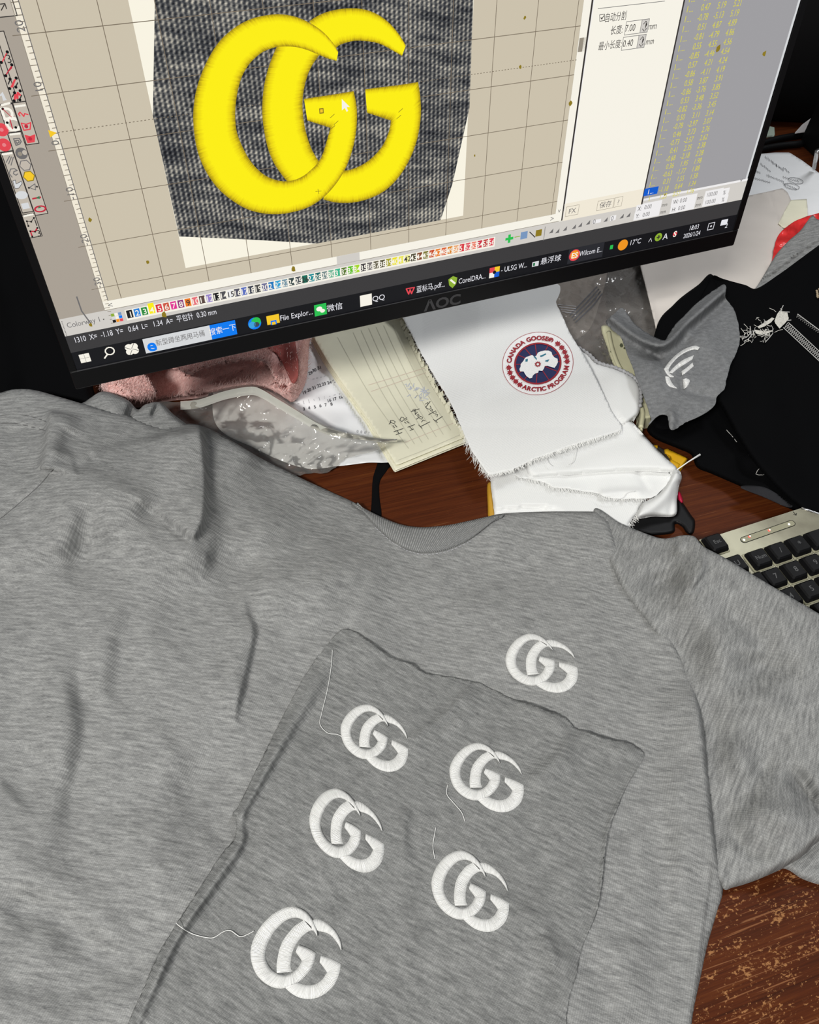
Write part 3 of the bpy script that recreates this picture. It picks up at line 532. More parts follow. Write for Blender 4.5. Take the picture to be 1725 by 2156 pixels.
w.pline([(1261.5, 31), (1272, 29.5), (1272, 43), (1261.5, 44.5)], .012, 's_dark', 3, True); w.pline([(1264, 37), (1266, 40), (1270, 33)], .02, 's_dark', 4)
w.ptext('\u81ea\u52a8\u5206\u5272', 1295, 35, .20, 's_dark', 3, xs=.72); w.ptext('\u957f\u5ea6:', 1297, 63, .20, 's_dark', 3, xs=.75); w.ptext('\u6700\u5c0f\u957f\u5ea6:', 1283, 94.5, .20, 's_dark', 3, xs=.75)
for (a, b, tx, tt) in (((1313.5, 70), (1350, 45), (1325.5, 58), '7.00'), ((1307, 102), (1343, 78), (1320.5, 90), '0.40')):
    (u0, v0), (u1, v1) = P_(*a), P_(*b); v0, v1 = (v0 + v1) / 2 + .135, (v0 + v1) / 2 - .135; w.rect(u0, v1, u1, v0, 's_white', 4); w.line([(u0, v0), (u0, v1), (u1, v1), (u1, v0)], .012, 's_grey', 5, True); w.text(tt, *P_(*tx), .20, 's_dark', 6, xs=.8)
    w.rect(u1, v1, u1 + .2, v0, 's_bar', 4); w.line([(u1, v0), (u1, v1), (u1 + .2, v1), (u1 + .2, v0)], .012, 's_grey', 5, True); w.text('\u2195', u1 + .1, (v0 + v1) / 2, .2, 's_dark', 6)
w.ptext('mm', 1373, 54, .20, 's_dark', 3, xs=.75); w.ptext('mm', 1367, 86, .20, 's_dark', 3, xs=.75)
for (a, tt) in (((1200, 444), 'FX'), ((1270, 431), '\u4fdd\u5b58'), ((1297, 425.5), '?')):
    u, v = P_(*a); hw = .12 + .07 * (len(tt) > 1) + .06 * (tt[0] > 'z'); w.line([(u - hw, v - .13), (u + hw, v - .13), (u + hw, v + .13), (u - hw, v + .13)], .01, 's_faint', 4, True); w.text(tt, u, v, .19, 's_grey', 4)
A = [('0.47', '5.19', '5.21'), ('-0.78', '-5.13', '5.19'), ('0.51', '4.87', '4.89'), ('-0.81', '-4.79', '4.86'), ('0.55', '4.55', '4.56'), ('-0.85', '-4.46', '4.54'), ('0.57', '4.21', '4.24'), ('-0.86', '-4.11', '4.19'), ('0.58', '3.87', '3.91'), ('-0.86', '-3.76', '3.85'), ('0.53', '3.48', '3.52'), ('-0.82', '-3.36', '3.45'), ('0.50', '3.11', '3.14'), ('-0.78', '-2.97', '3.07'), ('0.46', '2.73', '2.76'), ('-0.73', '-2.57', '2.62'), ('0.41', '2.35', '2.38'), ('-0.68', '-2.18', '2.28'), ('0.36', '1.95', '1.98'), ('-0.63', '-1.77', '1.88'), ('0.31', '1.55', '1.58'), ('-1.18', '0.64', '1.34'), ('1.23', '0.57', '1.36')]
c0_, v0_ = P_(1483.3, 14.2); c20, v20 = P_(1395.8, 382.3); dv = (v20 - v0_) / 20; cc = [(P_(*p)[0]) for p in ((1451, 18), (1483.3, 14.2), (1516.5, 11), (1549, 7))]
for k in range(-1, 23):
    row = A[k] if k >= 0 else ('0.43', '-5.51', '5.56'); vv = v0_ + k * dv
    w.text('1...' if k != 22 else '1', cc[0], vv, .19, 's_yel' if k != 21 else 's_white', 5)
    for j in range(3): w.text(row[j], cc[j + 1] + .15, vv, .20, 's_yel', 4, align=1.0, shear=.12, xs=.72)
vv = v0_ + 21 * dv; w.rect(cc[0] - .2, vv - dv * .5, cc[0] + .24, vv + dv * .5, 's_blue', 4)
w.ptext('v', 1557, 378, .2, 's_grey', 4)
def field(a, tt, wdt, lab=False): u, v = P_(*a); w.rect(u - .06, v - .115, u + wdt, v + .115, 's_field', 3); w.text(tt, u, v, .17, 's_grey' if not lab else 's_dark', 4, align=0, xs=.8)
for a, tt, wd_, lb in (((1338, 440.5), 'X:', .22, 1), ((1352, 437), '0.00', .55, 0), ((1334, 456), 'Y:', .22, 1), ((1348, 453), '0.00', .55, 0), ((1413, 426), 'W:', .25, 1), ((1427, 423), '0.00', .55, 0), ((1410, 442), 'H:', .25, 1), ((1423, 439), '0.00', .55, 0), ((1483, 411), '100.00', .55, 0), ((1479, 427), '100.00', .55, 0), ((1518, 406), '%', .2, 1), ((1515, 421), '%', .2, 1)): field(a, tt, wd_, lb)
for a in ((1394.5, 431), (1391, 446), (1469, 416), (1465, 431)): w.ptext('mm', *a, .16, 's_dark', 4, xs=.75)
w.build('settings_panel', scr)
# task bar ------------------------------------------------------------------
w = UI(); vt = P_(171, 756)[1]
for i in range(2):
    for j in range(2): u, v = P_(171, 755); w.rect(u - .115 + i * .118, v - .115 + j * .118, u - .003 + i * .118, v - .003 + j * .118, 's_white', 3)
u, v = P_(222, 742); q = [(u + .02 + .1 * math.cos(k * .524), v - .02 + .1 * math.sin(k * .524)) for k in range(12)]; w.line(q, .03, 's_white', 3, True); w.line([(u - .05, v + .05), (u - .14, v + .14)], .035, 's_white', 3)
u, v = P_(270, 736)
for k in range(4): w.disc(u + .085 * math.cos(math.pi / 4 + k * math.pi / 2), v + .085 * math.sin(math.pi / 4 + k * math.pi / 2), .09, .09, 's_white', 3, 14); w.line([(u + .02 * math.cos(k * 1.571), v + .02 * math.sin(k * 1.571)), (u + .17 * math.cos(k * 1.571 + .5), v + .17 * math.sin(k * 1.571 + .5))], .012, 's_task', 4)
(u0, v0), (u1, v1) = P_(293, 719), P_(434, 688); uh = P_(490, 690)[0]; vm = P_(365, 716)[1]; w.rect(u0, vm - .20, u1, vm + .20, 's_icegrey', 3); w.rect(u1, vm - .20, uh, vm + .20, 's_sblue', 3)
w.ptext('e', 311, 727, .46, 's_sblue', 4, bold=.03); w.text('\u65b0\u578b\u8e72\u5750\u4e24\u7528\u9a6c\u6876', *P_(372, 713), .19, 's_grey', 4, xs=.78); w.text('\u641c\u7d22\u4e00\u4e0b', *P_(461, 695), .21, 's_white', 4, xs=.8)
def lab(tt, a, h=.215, **k): w.ptext(tt, a[0], a[1], h, 's_text', 4, align=0, **k)
w.pdisc(529, 682, .165, 's_sblue', 3); w.pdisc(532, 678, .12, 's_green', 4); w.pdisc(533, 684, .07, 's_deep', 5); w.pdisc(524, 685, .09, 's_sky', 5)
u, v = P_(568, 674); w.rect(u - .16, v - .13, u + .16, v + .12, 's_gold', 3); w.rect(u - .07, v + .02, u + .08, v + .14, 's_sblue', 4); w.rect(u - .04, v + .06, u + .05, v + .14, 's_gold', 5)
lab('File Explor...', (582, 671), xs=.80)
u, v = P_(668, 653); w.rect(u - .16, v - .16, u + .16, v + .16, 's_green', 3); w.disc(u - .03, v - .03, .08, .065, 's_white', 4); w.disc(u + .05, v + .04, .065, .052, 's_white', 4); lab('\u5fae\u4fe1', (681, 651))
u, v = P_(764, 633); w.rect(u - .16, v - .16, u + .16, v + .16, 's_white', 3); lab('QQ', (777, 630.5))
w.pline([(849, 609), (854, 620), (857, 611), (860, 619), (866, 606)], .035, 's_red', 3); w.pline([(849, 609), (866, 606)], .03, 's_red', 3); lab('\u84dd\u6807\u9a6c.pdf...', (870, 611), xs=.74)
u, v = P_(947, 594.5); w.poly([(u - .13, v - .1), (u, v - .17), (u + .13, v - .1), (u + .1, v + .08), (u, v + .18), (u - .1, v + .08)], 's_olive', 3); w.line([(u - .06, v - .07), (u + .06, v + .05)], .05, 's_white', 4); lab('CorelDRA...', (959, 593), xs=.74)
u, v = P_(1035, 574); h = .15; w.rect(u - h, v - h, u, v, 's_red', 3); w.rect(u, v - h, u + h, v, 's_gold', 3); w.rect(u - h, v, u, v + h, 's_white', 3); w.rect(u, v, u + h, v + h, 's_blue', 3); w.pdisc(1035, 574, .05, 's_task', 4); lab('- ULSG W...', (1049, 569), xs=.74)
w.prect((1114, 563), (1129, 550), 's_icegrey', 3); w.prect((1116, 561), (1121, 554), 's_dgreen', 4); lab('\u60ac\u6d6e\u7403', (1132, 552))
uw0, uw1 = P_(1190, 545)[0], P_(1266, 520)[0]; w.rect(uw0, P_(1228, 520)[1] - .03, uw1, V1 - .04, 's_task2', 2); w.pdisc(1204, 538, .17, 's_red', 3); w.pdisc(1204, 537, .13, 's_orange', 4); w.text('ES', *P_(1204, 538), .22, 's_white', 5, bold=.02); lab('Wilcom E...', (1214, 535), xs=.74)
w.prect((1278, 526), (1286, 516), 's_green', 3); w.pdisc(1306, 516.5, .16, 's_orange', 3); lab('17\u00b0C', (1320, 512), xs=.85); w.ptext('\u2227', 1364, 505, .2, 's_text', 3); w.pdisc(1381, 500, .12, 's_olive', 3); w.ptext('+', 1381, 500, .24, 's_dark', 4, bold=.03); w.ptext('A', 1396, 498, .26, 's_text', 3); w.prect((1411, 497), (1421, 489), 's_red', 3); w.ptext('S', 1416, 493, .24, 's_white', 4, bold=.02)
w.text('18:03', *P_(1456, 479), .20, 's_text', 4, xs=.78); w.text('2026/1/24', *P_(1451.5, 494), .20, 's_text', 4, xs=.72)
u, v = P_(1492, 477); w.line([(u - .1, v - .1), (u + .1, v - .1), (u + .1, v + .1), (u - .1, v + .1)], .02, 's_text', 3, True); w.disc(u, v, .03, .03, 's_text', 3); u, v = P_(1520, 471); w.rect(u - .13, v - .12, u + .1, v + .05, 's_text', 3); w.text('2', u + .1, v + .08, .2, 's_text', 4)
w.build('task_bar', scr)
bz = UI(); v, f = text_vf('\u039bOC', .03); q = (v - [v[:, 0].max() / 2, .36]) * .42 * np.array([1.15, 1]); u0, v0 = P_(924, 636)
bz.add(s_w(u0 + q[:, 0], v0 - q[:, 1], 0.0014), f, 'bezel_lettering'); bz.build('maker_lettering', mon)
# dust specks stuck on the panel
dm = UI()
for a, r in (((1509, 102), .10), ((1607, 112), .07), ((1093, 141), .05), ((1198, 217), .06), ((612, 567), .07), ((338, 662), .09), ((184, 684), .05), ((1103, 37), .04), ((185, 462), .05), ((305, 552), .06), ((995, 327), .03), ((1395, 410), .03)):
    u, v = P_(*a)
    dm.poly([(u + r * (.5 + .5 * random.random()) * math.cos(k * .9), v + r * (.6 + .7 * random.random()) * math.sin(k * .9)) for k in range(7)], 's_ochre', 11)
dm.pline([(155, 625), (165, 655), (183, 680)], .03, 's_grey', 11)
tag(dm.build('dust', mon), kind='stuff')

# ------------------------------------------------------------------ grey T-shirt
shirt = thing('t_shirt', 'large heather grey T-shirt spread across the desk in front of the monitor', 'shirt')
Zb = idw([(-60, 830, 55), (60, 825, 58), (170, 850, 62), (300, 890, 60), (405, 905, 58), (480, 930, 40), (600, 995, 18), (700, 1040, 9), (790, 1085, 5), (880, 1130, 4), (960, 1120, 6), (1050, 1090, 15), (1250, 1085, 22), (1340, 1120, 16), (100, 1000, 60), (250, 1000, 62), (400, 1100, 48), (520, 1100, 30), (0, 1100, 50), (-80, 1300, 30), (0, 1300, 30), (200, 1250, 30), (400, 1300, 24), (550, 1250, 20), (700, 1250, 14), (900, 1250, 9), (1100, 1250, 10), (1300, 1250, 15), (1000, 1500, 8), (1200, 1600, 9), (1400, 1600, 12), (1480, 1500, 20), (1490, 1750, 12), (700, 1500, 10), (300, 1500, 22), (100, 1500, 26), (0, 1700, 22), (250, 1800, 16), (500, 1700, 10), (900, 1900, 8), (1300, 1900, 9), (1480, 1950, 6), (0, 2000, 16), (300, 2100, 12), (800, 2150, 8), (1200, 2150, 8), (1450, 2150, 5), (700, 2350, 8)])
TF = [Stroke(p, a * (1 if abs(a) >= 9 and a > 0 else .95 if a > 0 else .75), wl * (1 if wl < 12 else 1.6), wr * (1 if wr < 12 else 1.6), (.28 if abs(a) < 9 else .2) if a < 11 else .1) for p, a, wl, wr in [
    # pts, height in mm, half width on the left and on the right of the direction of travel
    ([(414, 892), (421, 930), (426, 985), (427, 1040), (420, 1100), (395, 1140)], 13, 11, 75),               # big pinch below the shoulder: steep on its right
    
    ([(400, 1150), (355, 1128), (325, 1090), (290, 1050)], -8, 22, 20),
    ([(110, 985), (200, 1020), (290, 1062), (350, 1128), (430, 1188), (490, 1232)], 7, 20, 46),     # fold edge running down from the sleeve seam
    ([(430, 1175), (490, 1185), (560, 1200)], -8, 22, 22), ([(480, 1232), (560, 1236), (660, 1206), (760, 1228)], 6, 26, 30),
    ([(508, 1238), (516, 1290), (530, 1330), (517, 1400), (498, 1475), (490, 1540)], 8, 9, 42), ([(536, 1336), (522, 1400), (508, 1450)], -4, 12, 12),
    ([(285, 1238), (268, 1300), (252, 1390), (240, 1500)], -7, 20, 18), ([(246, 1240), (232, 1320), (215, 1420), (205, 1500)], 5, 26, 22),
    ([(188, 1350), (170, 1440), (182, 1520), (166, 1620), (150, 1720), (158, 1800)], -8, 22, 15), ([(130, 1350), (118, 1450), (122, 1560), (105, 1650)], 5, 30, 26),
    ([(198, 1035), (182, 1110), (168, 1180), (140, 1230)], -7, 20, 18), ([(160, 1030), (140, 1110), (120, 1180)], 4, 24, 22),
    ([(70, 1560), (50, 1640), (20, 1680)], -6, 30, 26), ([(-20, 1890), (70, 1910), (140, 1935), (210, 2010), (310, 2055)], -9, 26, 30), ([(0, 1840), (100, 1860), (190, 1930), (280, 2000)], 6, 30, 22),
    ([(-20, 2060), (120, 2080), (250, 2065)], -5, 30, 25), ([(370, 1690), (440, 1640), (490, 1620)], -4, 26, 26), ([(300, 1860), (400, 1820), (470, 1760)], 4, 40, 34), ([(340, 1560), (430, 1510), (500, 1500)], -4, 34, 34),
    ([(560, 1290), (620, 1270), (690, 1300)], 4, 40, 36), ([(640, 1120), (720, 1170), (830, 1220)], 3, 30, 40), ([(560, 1120), (610, 1160), (650, 1190)], -4, 26, 26),
    ([(650, 1205), (690, 1270), (715, 1320)], 5, 22, 30), ([(930, 1290), (1100, 1270), (1240, 1300)], 2.5, 30, 30), ([(840, 1235), (1000, 1225), (1150, 1240)], -2, 26, 26),
    ([(1262, 1082), (1302, 1160), (1358, 1235), (1402, 1315), (1445, 1400)], 6, 9, 40),            # armhole edge on the right
    ([(1456, 1420), (1478, 1520), (1494, 1660), (1506, 1770), (1518, 1850)], 9, 10, 46),
    ([(1502, 1780), (1490, 1880), (1478, 1960), (1466, 2060), (1458, 2156)], 3, 3, 16), ([(1385, 1680), (1395, 1800), (1400, 1900), (1380, 2020), (1372, 2120)], -4, 22, 22), ([(1420, 1560), (1432, 1700), (1440, 1850), (1425, 2000)], 4, 24, 20),
    ([(1300, 1350), (1360, 1420), (1400, 1520)], -3, 30, 30), ([(1320, 1960), (1330, 2060), (1335, 2160)], 4, 30, 30), ([(1250, 2010), (1262, 2080), (1285, 2150)], -4, 16, 18),
    # sleeve folds on the left
    ([(110, 862), (104, 905), (98, 950), (90, 992)], 11, 30, 7), ([(150, 870), (130, 930), (120, 975)], 3, 20, 18), ([(282, 888), (235, 925), (190, 962), (150, 988)], 2.2, 4, 22),
    ([(128, 955), (140, 925), (152, 900)], -5, 14, 16), ([(150, 985), (180, 975), (205, 960)], -4, 14, 12), ([(12, 950), (45, 975), (85, 985)], -4, 20, 20), ([(0, 915), (50, 905), (100, 905)], -4, 9, 14)]]
SEAM = [Stroke(p, a, w_, w_) for p, a, w_ in [([(112, 988), (85, 1020), (50, 1052), (0, 1093), (-40, 1120)], -1.6, 3.2), ([(-20, 880), (20, 873), (60, 876), (98, 888)], -0.9, 2.2), ([(-20, 897), (15, 891), (50, 895), (96, 907)], -0.9, 2.2), ([(282, 888), (235, 925), (190, 962), (150, 988)], -0.7, 2.0)]]
def ztorso(x, y, d=None):
    z = Zb(x, y) + sum(s(x, y) for s in TF) + sum(s(x, y) for s in SEAM) + 8.0 * vnoise(x / 150, y / 150, 3) + 1.6 * vnoise(x / 46, y / 46, 4) + .5 * vnoise(x / 18, y / 18, 6)
    z = np.maximum(z, 1.5) / 1000.0
    return z if d is None else round_edge(z, d, 13, .0008 + np.maximum(z - .007, 0) * np.clip((1240 - y) / 90, 0, 1))
TORSO = [(-90, 870), (-60, 845), (0, 827), (29, 820), (70.6, 821), (121.7, 834.6), (170, 849), (207, 860), (268, 875), (304, 889), (341, 900), (365, 899), (390, 893), (415, 894), (450, 907), (500, 935), (550, 965), (600, 990), (650, 1014), (700, 1037), (750, 1060), (785, 1082), (820, 1108), (870, 1122), (925, 1120), (975, 1106), (1020, 1090), (1061, 1081), (1150, 1077), (1245, 1077), (1259, 1079), (1285, 1105), (1302, 1150), (1330, 1198), (1362, 1242), (1402, 1315), (1456, 1420), (1481, 1510), (1497, 1661), (1508, 1768), (1523, 1866), (1510, 1920), (1490, 1990), (1475, 2060), (1462, 2120), (1455, 2170), (1440, 2300), (1000, 2380), (400, 2380), (-90, 2300)]
def bend(V, uv): 
    k = np.clip((V[:, 0] + .30) / .25, 0, 1); uv = uv.copy(); uv[:, 1] += .25 * (V[:, 0] + .05) ** 2 ; return uv
sheet('body', TORSO, ztorso, 4.2, 'grey_jersey', shirt, uvrot=-0.20, skirt=0.0005, uvbend=bend)
# neck rib
CT = [(742, 1056), (790, 1082), (840, 1103), (885, 1110), (940, 1106), (990, 1096), (1034, 1086), (1062, 1081)]; CB = [(752, 1064), (790, 1105), (828, 1138), (868, 1158), (905, 1162), (945, 1155), (992, 1134), (1046, 1092)]
pts, uvc, fc = strip_mesh(CT, CB, 12, 8); zc = ztorso(pts[:, 0], pts[:, 1]) + 0.0012 + 0.0022 * np.sin(np.pi * np.clip(uvc[:, 1], .02, .98)); zc = np.maximum(zc, .004)
t = NT('grey_rib'); t.rough(.95); w_ = t.n('ShaderNodeTexWave', wave_type='BANDS', bands_direction='X'); w_.inputs['Scale'].default_value = .8; w_.inputs['Distortion'].default_value = .3; t.l(t.coord('UV'), w_.inputs['Vector'])
n_ = t.noise(t.coord('UV', (3, 9, 1)), 1, 4, .6); t.base(t.mix(w_.outputs['Fac'], (0.14, 0.143, 0.142, 1), t.ramp(n_, [(.35, (.19, .193, .19, 1)), (.65, (.36, .362, .355, 1))]))); t.bump(w_.outputs['Fac'], .6, .0008)
rib = new_mesh('neck_rib', px2w(pts[:, 0], pts[:, 1], zc), [q[::-1] for q in fc], 'grey_rib', shirt, True, uv=uvc * [1 / 12., 1])
m = rib.modifiers.new('thickness', 'SOLIDIFY'); m.thickness = .0022; m.offset = -1
def dashes(name, pts, zf, parent, mat, dl=5.0, gap=3.0, r=.00028, lift=.0004):
    p = catmull(pts, 1.0); b = MB(); i = 0
    while i + dl < len(p):
        q = p[int(i):int(i + dl) + 1]; v, f = tube_vf(px2w(q[:, 0], q[:, 1], zf(q[:, 0], q[:, 1]) + lift), r, 4); b.add(v, f, mat); i += dl + gap
    return tag(b.build(name, parent), kind='stuff')
dashes('neck_stitching', [(a, b + 5) for a, b in CB[1:-1]], ztorso, shirt, 'print_pale')
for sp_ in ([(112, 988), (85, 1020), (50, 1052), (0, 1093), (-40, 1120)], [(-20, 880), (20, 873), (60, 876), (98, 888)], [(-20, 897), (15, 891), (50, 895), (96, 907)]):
    p = catmull(sp_, 4); v, f = tube_vf(px2w(p[:, 0], p[:, 1], ztorso(p[:, 0], p[:, 1]) + .0001), .0005, 5); new_mesh('seam_groove_shade', v, f, 'seam_shade', shirt, True)  # dark tubes put the shade of the seam and hem grooves into colour
# right sleeve, tucked under the body's edge
Zs = idw([(1290, 1090, 14), (1400, 1130, 12), (1440, 1128, 40), (1480, 1160, 50), (1380, 1240, 20), (1500, 1250, 47), (1540, 1190, 52), (1600, 1230, 52), (1660, 1290, 50), (1725, 1310, 50), (1780, 1340, 50), (1830, 1380, 48), (1430, 1380, 14), (1560, 1330, 45), (1560, 1420, 30), (1700, 1420, 44), (1700, 1500, 34), (1480, 1560, 9), (1600, 1580, 26), (1750, 1600, 34), (1505, 1740, 6), (1590, 1750, 26), (1680, 1720, 36), (1800, 1750, 30), (1540, 1850, 8)])
SF = [Stroke(p, a * 1.4, wl, wr, .4) for p, a, wl, wr in [([(1480, 1160), (1478, 1200), (1455, 1235), (1430, 1258)], 6, 6, 30), ([(1345, 1235), (1390, 1225), (1440, 1200)], -6, 18, 22), ([(1480, 1290), (1560, 1310), (1640, 1380)], -5, 26, 26), ([(1470, 1340), (1540, 1400), (1600, 1420)], 5, 26, 30),
    ([(1520, 1430), (1600, 1400), (1700, 1410)], -6, 26, 30), ([(1500, 1500), (1580, 1480), (1680, 1460)], 5, 30, 26), ([(1540, 1690), (1600, 1620), (1640, 1590)], -5, 26, 26), ([(1650, 1610), (1690, 1650), (1730, 1720)], -9, 16, 24), ([(1530, 1730), (1580, 1790), (1640, 1800)], -5, 22, 18), ([(1580, 1680), (1640, 1720), (1690, 1700)], 6, 34, 34), ([(1500, 1560), (1560, 1600), (1570, 1680)], 5, 28, 28)]]
def zsleeve(x, y, d=None):
    z = (Zs(x, y) + sum(s(x, y) for s in SF) + 4 * vnoise(x / 90, y / 90, 13) + .8 * vnoise(x / 30, y / 30, 14)); z = np.maximum(z, 1.5) / 1000
    up = np.maximum(np.clip((x - 1395) / 50, 0, 1) * np.clip((1480 - y) / 90, 0, 1), np.clip((1200 - y) / 40, 0, 1))
    return z if d is None else round_edge(z, d, 16, .0008 + (z - .004) * up * (y < 1480))
SLEEVE = [(1250, 1076), (1308, 1102), (1370, 1127), (1401, 1134), (1438, 1127), (1463, 1130), (1481, 1150), (1524, 1173), (1586, 1210), (1648, 1247), (1725, 1292), (1840, 1362), (1850, 1600), (1800, 1720), (1725, 1772), (1680, 1812), (1600, 1850), (1545, 1868), (1521, 1868), (1490, 1800), (1460, 1600), (1400, 1380), (1300, 1230)]
sheet('sleeve', SLEEVE, zsleeve, 5.0, 'grey_jersey', shirt, uvrot=1.15, skirt=0.033)
sheet('sleeve_hem', [(1625, 1815), (1690, 1770), (1800, 1700), (1820, 1850), (1760, 1868), (1725, 1862), (1690, 1850), (1662, 1832)], lambda x, y, d: round_edge(.008 + .004 * vnoise(x / 30, y / 30, 3), d, 12), 5.0, 'grey_jersey', shirt, uvrot=.6, skirt=.0005)
# second sleeve bunched up behind the shoulder
sheet('sleeve_fold', [(160, 858), (180, 845), (205, 828), (220, 824), (240, 829), (270, 843), (290, 862), (305, 852), (330, 846), (345, 852), (365, 872), (392, 892), (410, 905), (380, 915), (300, 905), (200, 880)],
      lambda x, y, d: round_edge(.054 + .001 * sum(s(x, y) for s in [Stroke([(278, 855), (272, 872), (268, 885)], -9, 7), Stroke([(332, 846), (328, 860), (322, 872)], -6, 5), Stroke([(215, 835), (240, 860), (255, 880)], 3, 18)]), d, 10, .042), 3.0, 'grey_jersey', shirt, uvrot=.2, skirt=.03)

# ------------------------------------------------------------------ white embroidered monograms
def lp(l): return [tuple(q) for q in l]
L1o = lp([(1165, 634), (1152, 540), (1115, 440), (1080, 378), (1000, 283), (900, 221), (800, 197), (700, 213), (600, 255), (500, 320), (400, 415), (310, 530), (240, 660), (200, 780), (190, 880), (200, 980), (230, 1090), (280, 1190), (350, 1270), (430, 1330), (520, 1373), (620, 1390), (720, 1377), (800, 1348), (880, 1302), (960, 1238), (1030, 1160), (1080, 1090), (1110, 1020), (1130, 950), (1140, 872)])
L1i = lp([(1160, 632), (1128, 580), (1085, 515), (1055, 478), (1000, 430), (935, 385), (860, 362), (780, 370), (700, 405), (620, 470), (540, 560), (475, 665), (430, 765), (408, 850), (405, 905), (412, 965), (438, 1035), (478, 1095), (525, 1140), (575, 1168), (635, 1188), (690, 1196), (740, 1186), (785, 1168), (825, 1140), (860, 1108), (890, 1070), (912, 1035), (925, 1010), (932, 998), (935, 988)])
L1bo = lp([(1140, 872), (1070, 826), (980, 785), (890, 755)]); L1bi = lp([(935, 988), (915, 955), (880, 905), (845, 857)])
L2ao = lp([(1060, 405), (1120, 385), (1180, 385), (1260, 415), (1340, 470), (1420, 550), (1470, 630), (1505, 720), (1517, 830)]); L2ai = lp([(1085, 545), (1130, 552), (1180, 558), (1235, 565), (1300, 585), (1360, 620), (1420, 685), (1470, 760), (1503, 832)])
L2lo = lp([(960, 395), (925, 420), (840, 475), (760, 560), (690, 650), (635, 750), (605, 840), (585, 940), (570, 1040), (572, 1165)]); L2li = lp([(1100, 545), (1060, 548), (1000, 582), (930, 642), (870, 720), (825, 800), (795, 885), (778, 975), (773, 1070), (795, 1140)])
L2ro = lp([(690, 1375), (760, 1440), (850, 1500), (950, 1533), (1050, 1542), (1150, 1525), (1250, 1480), (1340, 1410), (1410, 1330), (1460, 1230), (1490, 1130), (1502, 1032)]); L2ri = lp([(880, 1305), (920, 1318), (965, 1332), (1010, 1340), (1060, 1341), (1120, 1330), (1175, 1305), (1220, 1270), (1255, 1230), (1280, 1190), (1295, 1168), (1301, 1150)])
L2bo = lp([(1502, 1032), (1420, 985), (1310, 938), (1212, 905)]); L2bi = lp([(1301, 1150), (1272, 1110), (1235, 1060), (1195, 1010)])
ANC = np.array([(190, 880), (800, 197), (1515, 830), (1040, 1541), (1502, 1032), (620, 1390), (1163, 634), (890, 755), (1212, 905)], float)
def fit(dst):
    A_, B_ = [], []
    for (x, y), (u, v) in zip(ANC / 1000, dst): A_ += [[x, y, 1, 0, 0, 0, -u * x, -u * y], [0, 0, 0, x, y, 1, -v * x, -v * y]]; B_ += [u, v]
    Hm = np.append(np.linalg.lstsq(np.array(A_), np.array(B_), rcond=None)[0], 1).reshape(3, 3)
    def mp(p):
        q = np.c_[np.asarray(p) / 1000, np.ones(len(p))] @ Hm.T; return q[:, :2] / q[:, 2:]
    return mp
def monogram(parent, mp, zf, label=None):
    V, Q, T, b = [], [], [], 0
    for o, i_, base in ((L2lo, L2li, 0), (L2ao, L2ai, 0), (L2ro, L2ri, 0), (L2bo, L2bi, .00003), (L1o, L1i, .0007), (L1bo, L1bi, .00073)):
        p, uv, fc = strip_mesh(o, i_, 7, 9); q = mp(p); prof = np.sqrt(np.clip(1 - (2 * uv[:, 1] - 1) ** 2, 0, 1)) ** .7
        V += list(px2w(q[:, 0], q[:, 1], zf(q[:, 0], q[:, 1]) + .0001 + base * (prof > .05) + .0013 * prof)); T += list(uv * [1 / 130., 1]); Q += [tuple(k + b for k in g_) for g_ in fc]; b += len(p)
    o = new_mesh('embroidered_monogram', V, [q[::-1] for q in Q], 'white_satin_stitch', parent, True, uv=T)
    return tag(o, label)
def sc(ox, oy, s, l): return [(ox + a / s, oy + b / s) for a, b in l]
monogram(shirt, fit(sc(1040, 1310, 8.625, [(215, 720), (640, 205), (1465, 640), (1130, 1270), (1525, 790), (720, 1180), (1075, 515), (840, 645), (1200, 745)])), ztorso, 'white satin stitched monogram of two interlocking letters')

# ------------------------------------------------------------------ cut sample cloth on the shirt
swatch = thing('sample_cloth', 'cut piece of heather grey jersey with five white monograms lying on the T-shirt', 'fabric')
SWF = [Stroke(p, a, wl, wr, .3) for p, a, wl, wr in [([(728, 1335), (680, 1420), (620, 1520), (560, 1620), (505, 1720), (505, 1775), (450, 1860), (380, 1960), (330, 2060), (290, 2150), (240, 2290)], 8.5, 11, 30), ([(735, 1400), (690, 1490), (640, 1580)], -4, 14, 20),
    ([(1005, 1437), (960, 1490), (900, 1540), (845, 1575)], 5.5, 30, 14), ([(990, 1470), (940, 1520), (880, 1562)], -3, 12, 16), ([(1205, 1535), (1190, 1580), (1150, 1620), (1105, 1650)], 4.5, 30, 16), ([(865, 1690), (850, 1740), (852, 1790), (872, 1830)], 3, 10, 26), ([(700, 1880), (760, 1860), (800, 1880)], -2, 22, 20), ([(1140, 1960), (1165, 2020), (1150, 2060)], 4, 14, 34), ([(1080, 1900), (1140, 1960), (1200, 2080)], 3, 30, 30)]]
SWL = [Stroke(p, a * 1.25, wl * 2.5, wr, .35) for p, a, wl, wr in [
    ([(735, 1330), (800, 1368), (870, 1402), (905, 1418)], 2.5, 5, 16), ([(1080, 1472), (1140, 1498), (1200, 1530)], 4.0, 5, 20), ([(1210, 1535), (1280, 1560), (1350, 1585)], 3.0, 5, 18), ([(1345, 1600), (1300, 1700), (1278, 1760), (1262, 1900), (1225, 2020)], 2.5, 18, 6)]]
SWSM = idw([(x, y, float(Zb(np.array(float(x)), np.array(float(y))))) for x in range(150, 1500, 150) for y in range(1250, 2350, 150)])
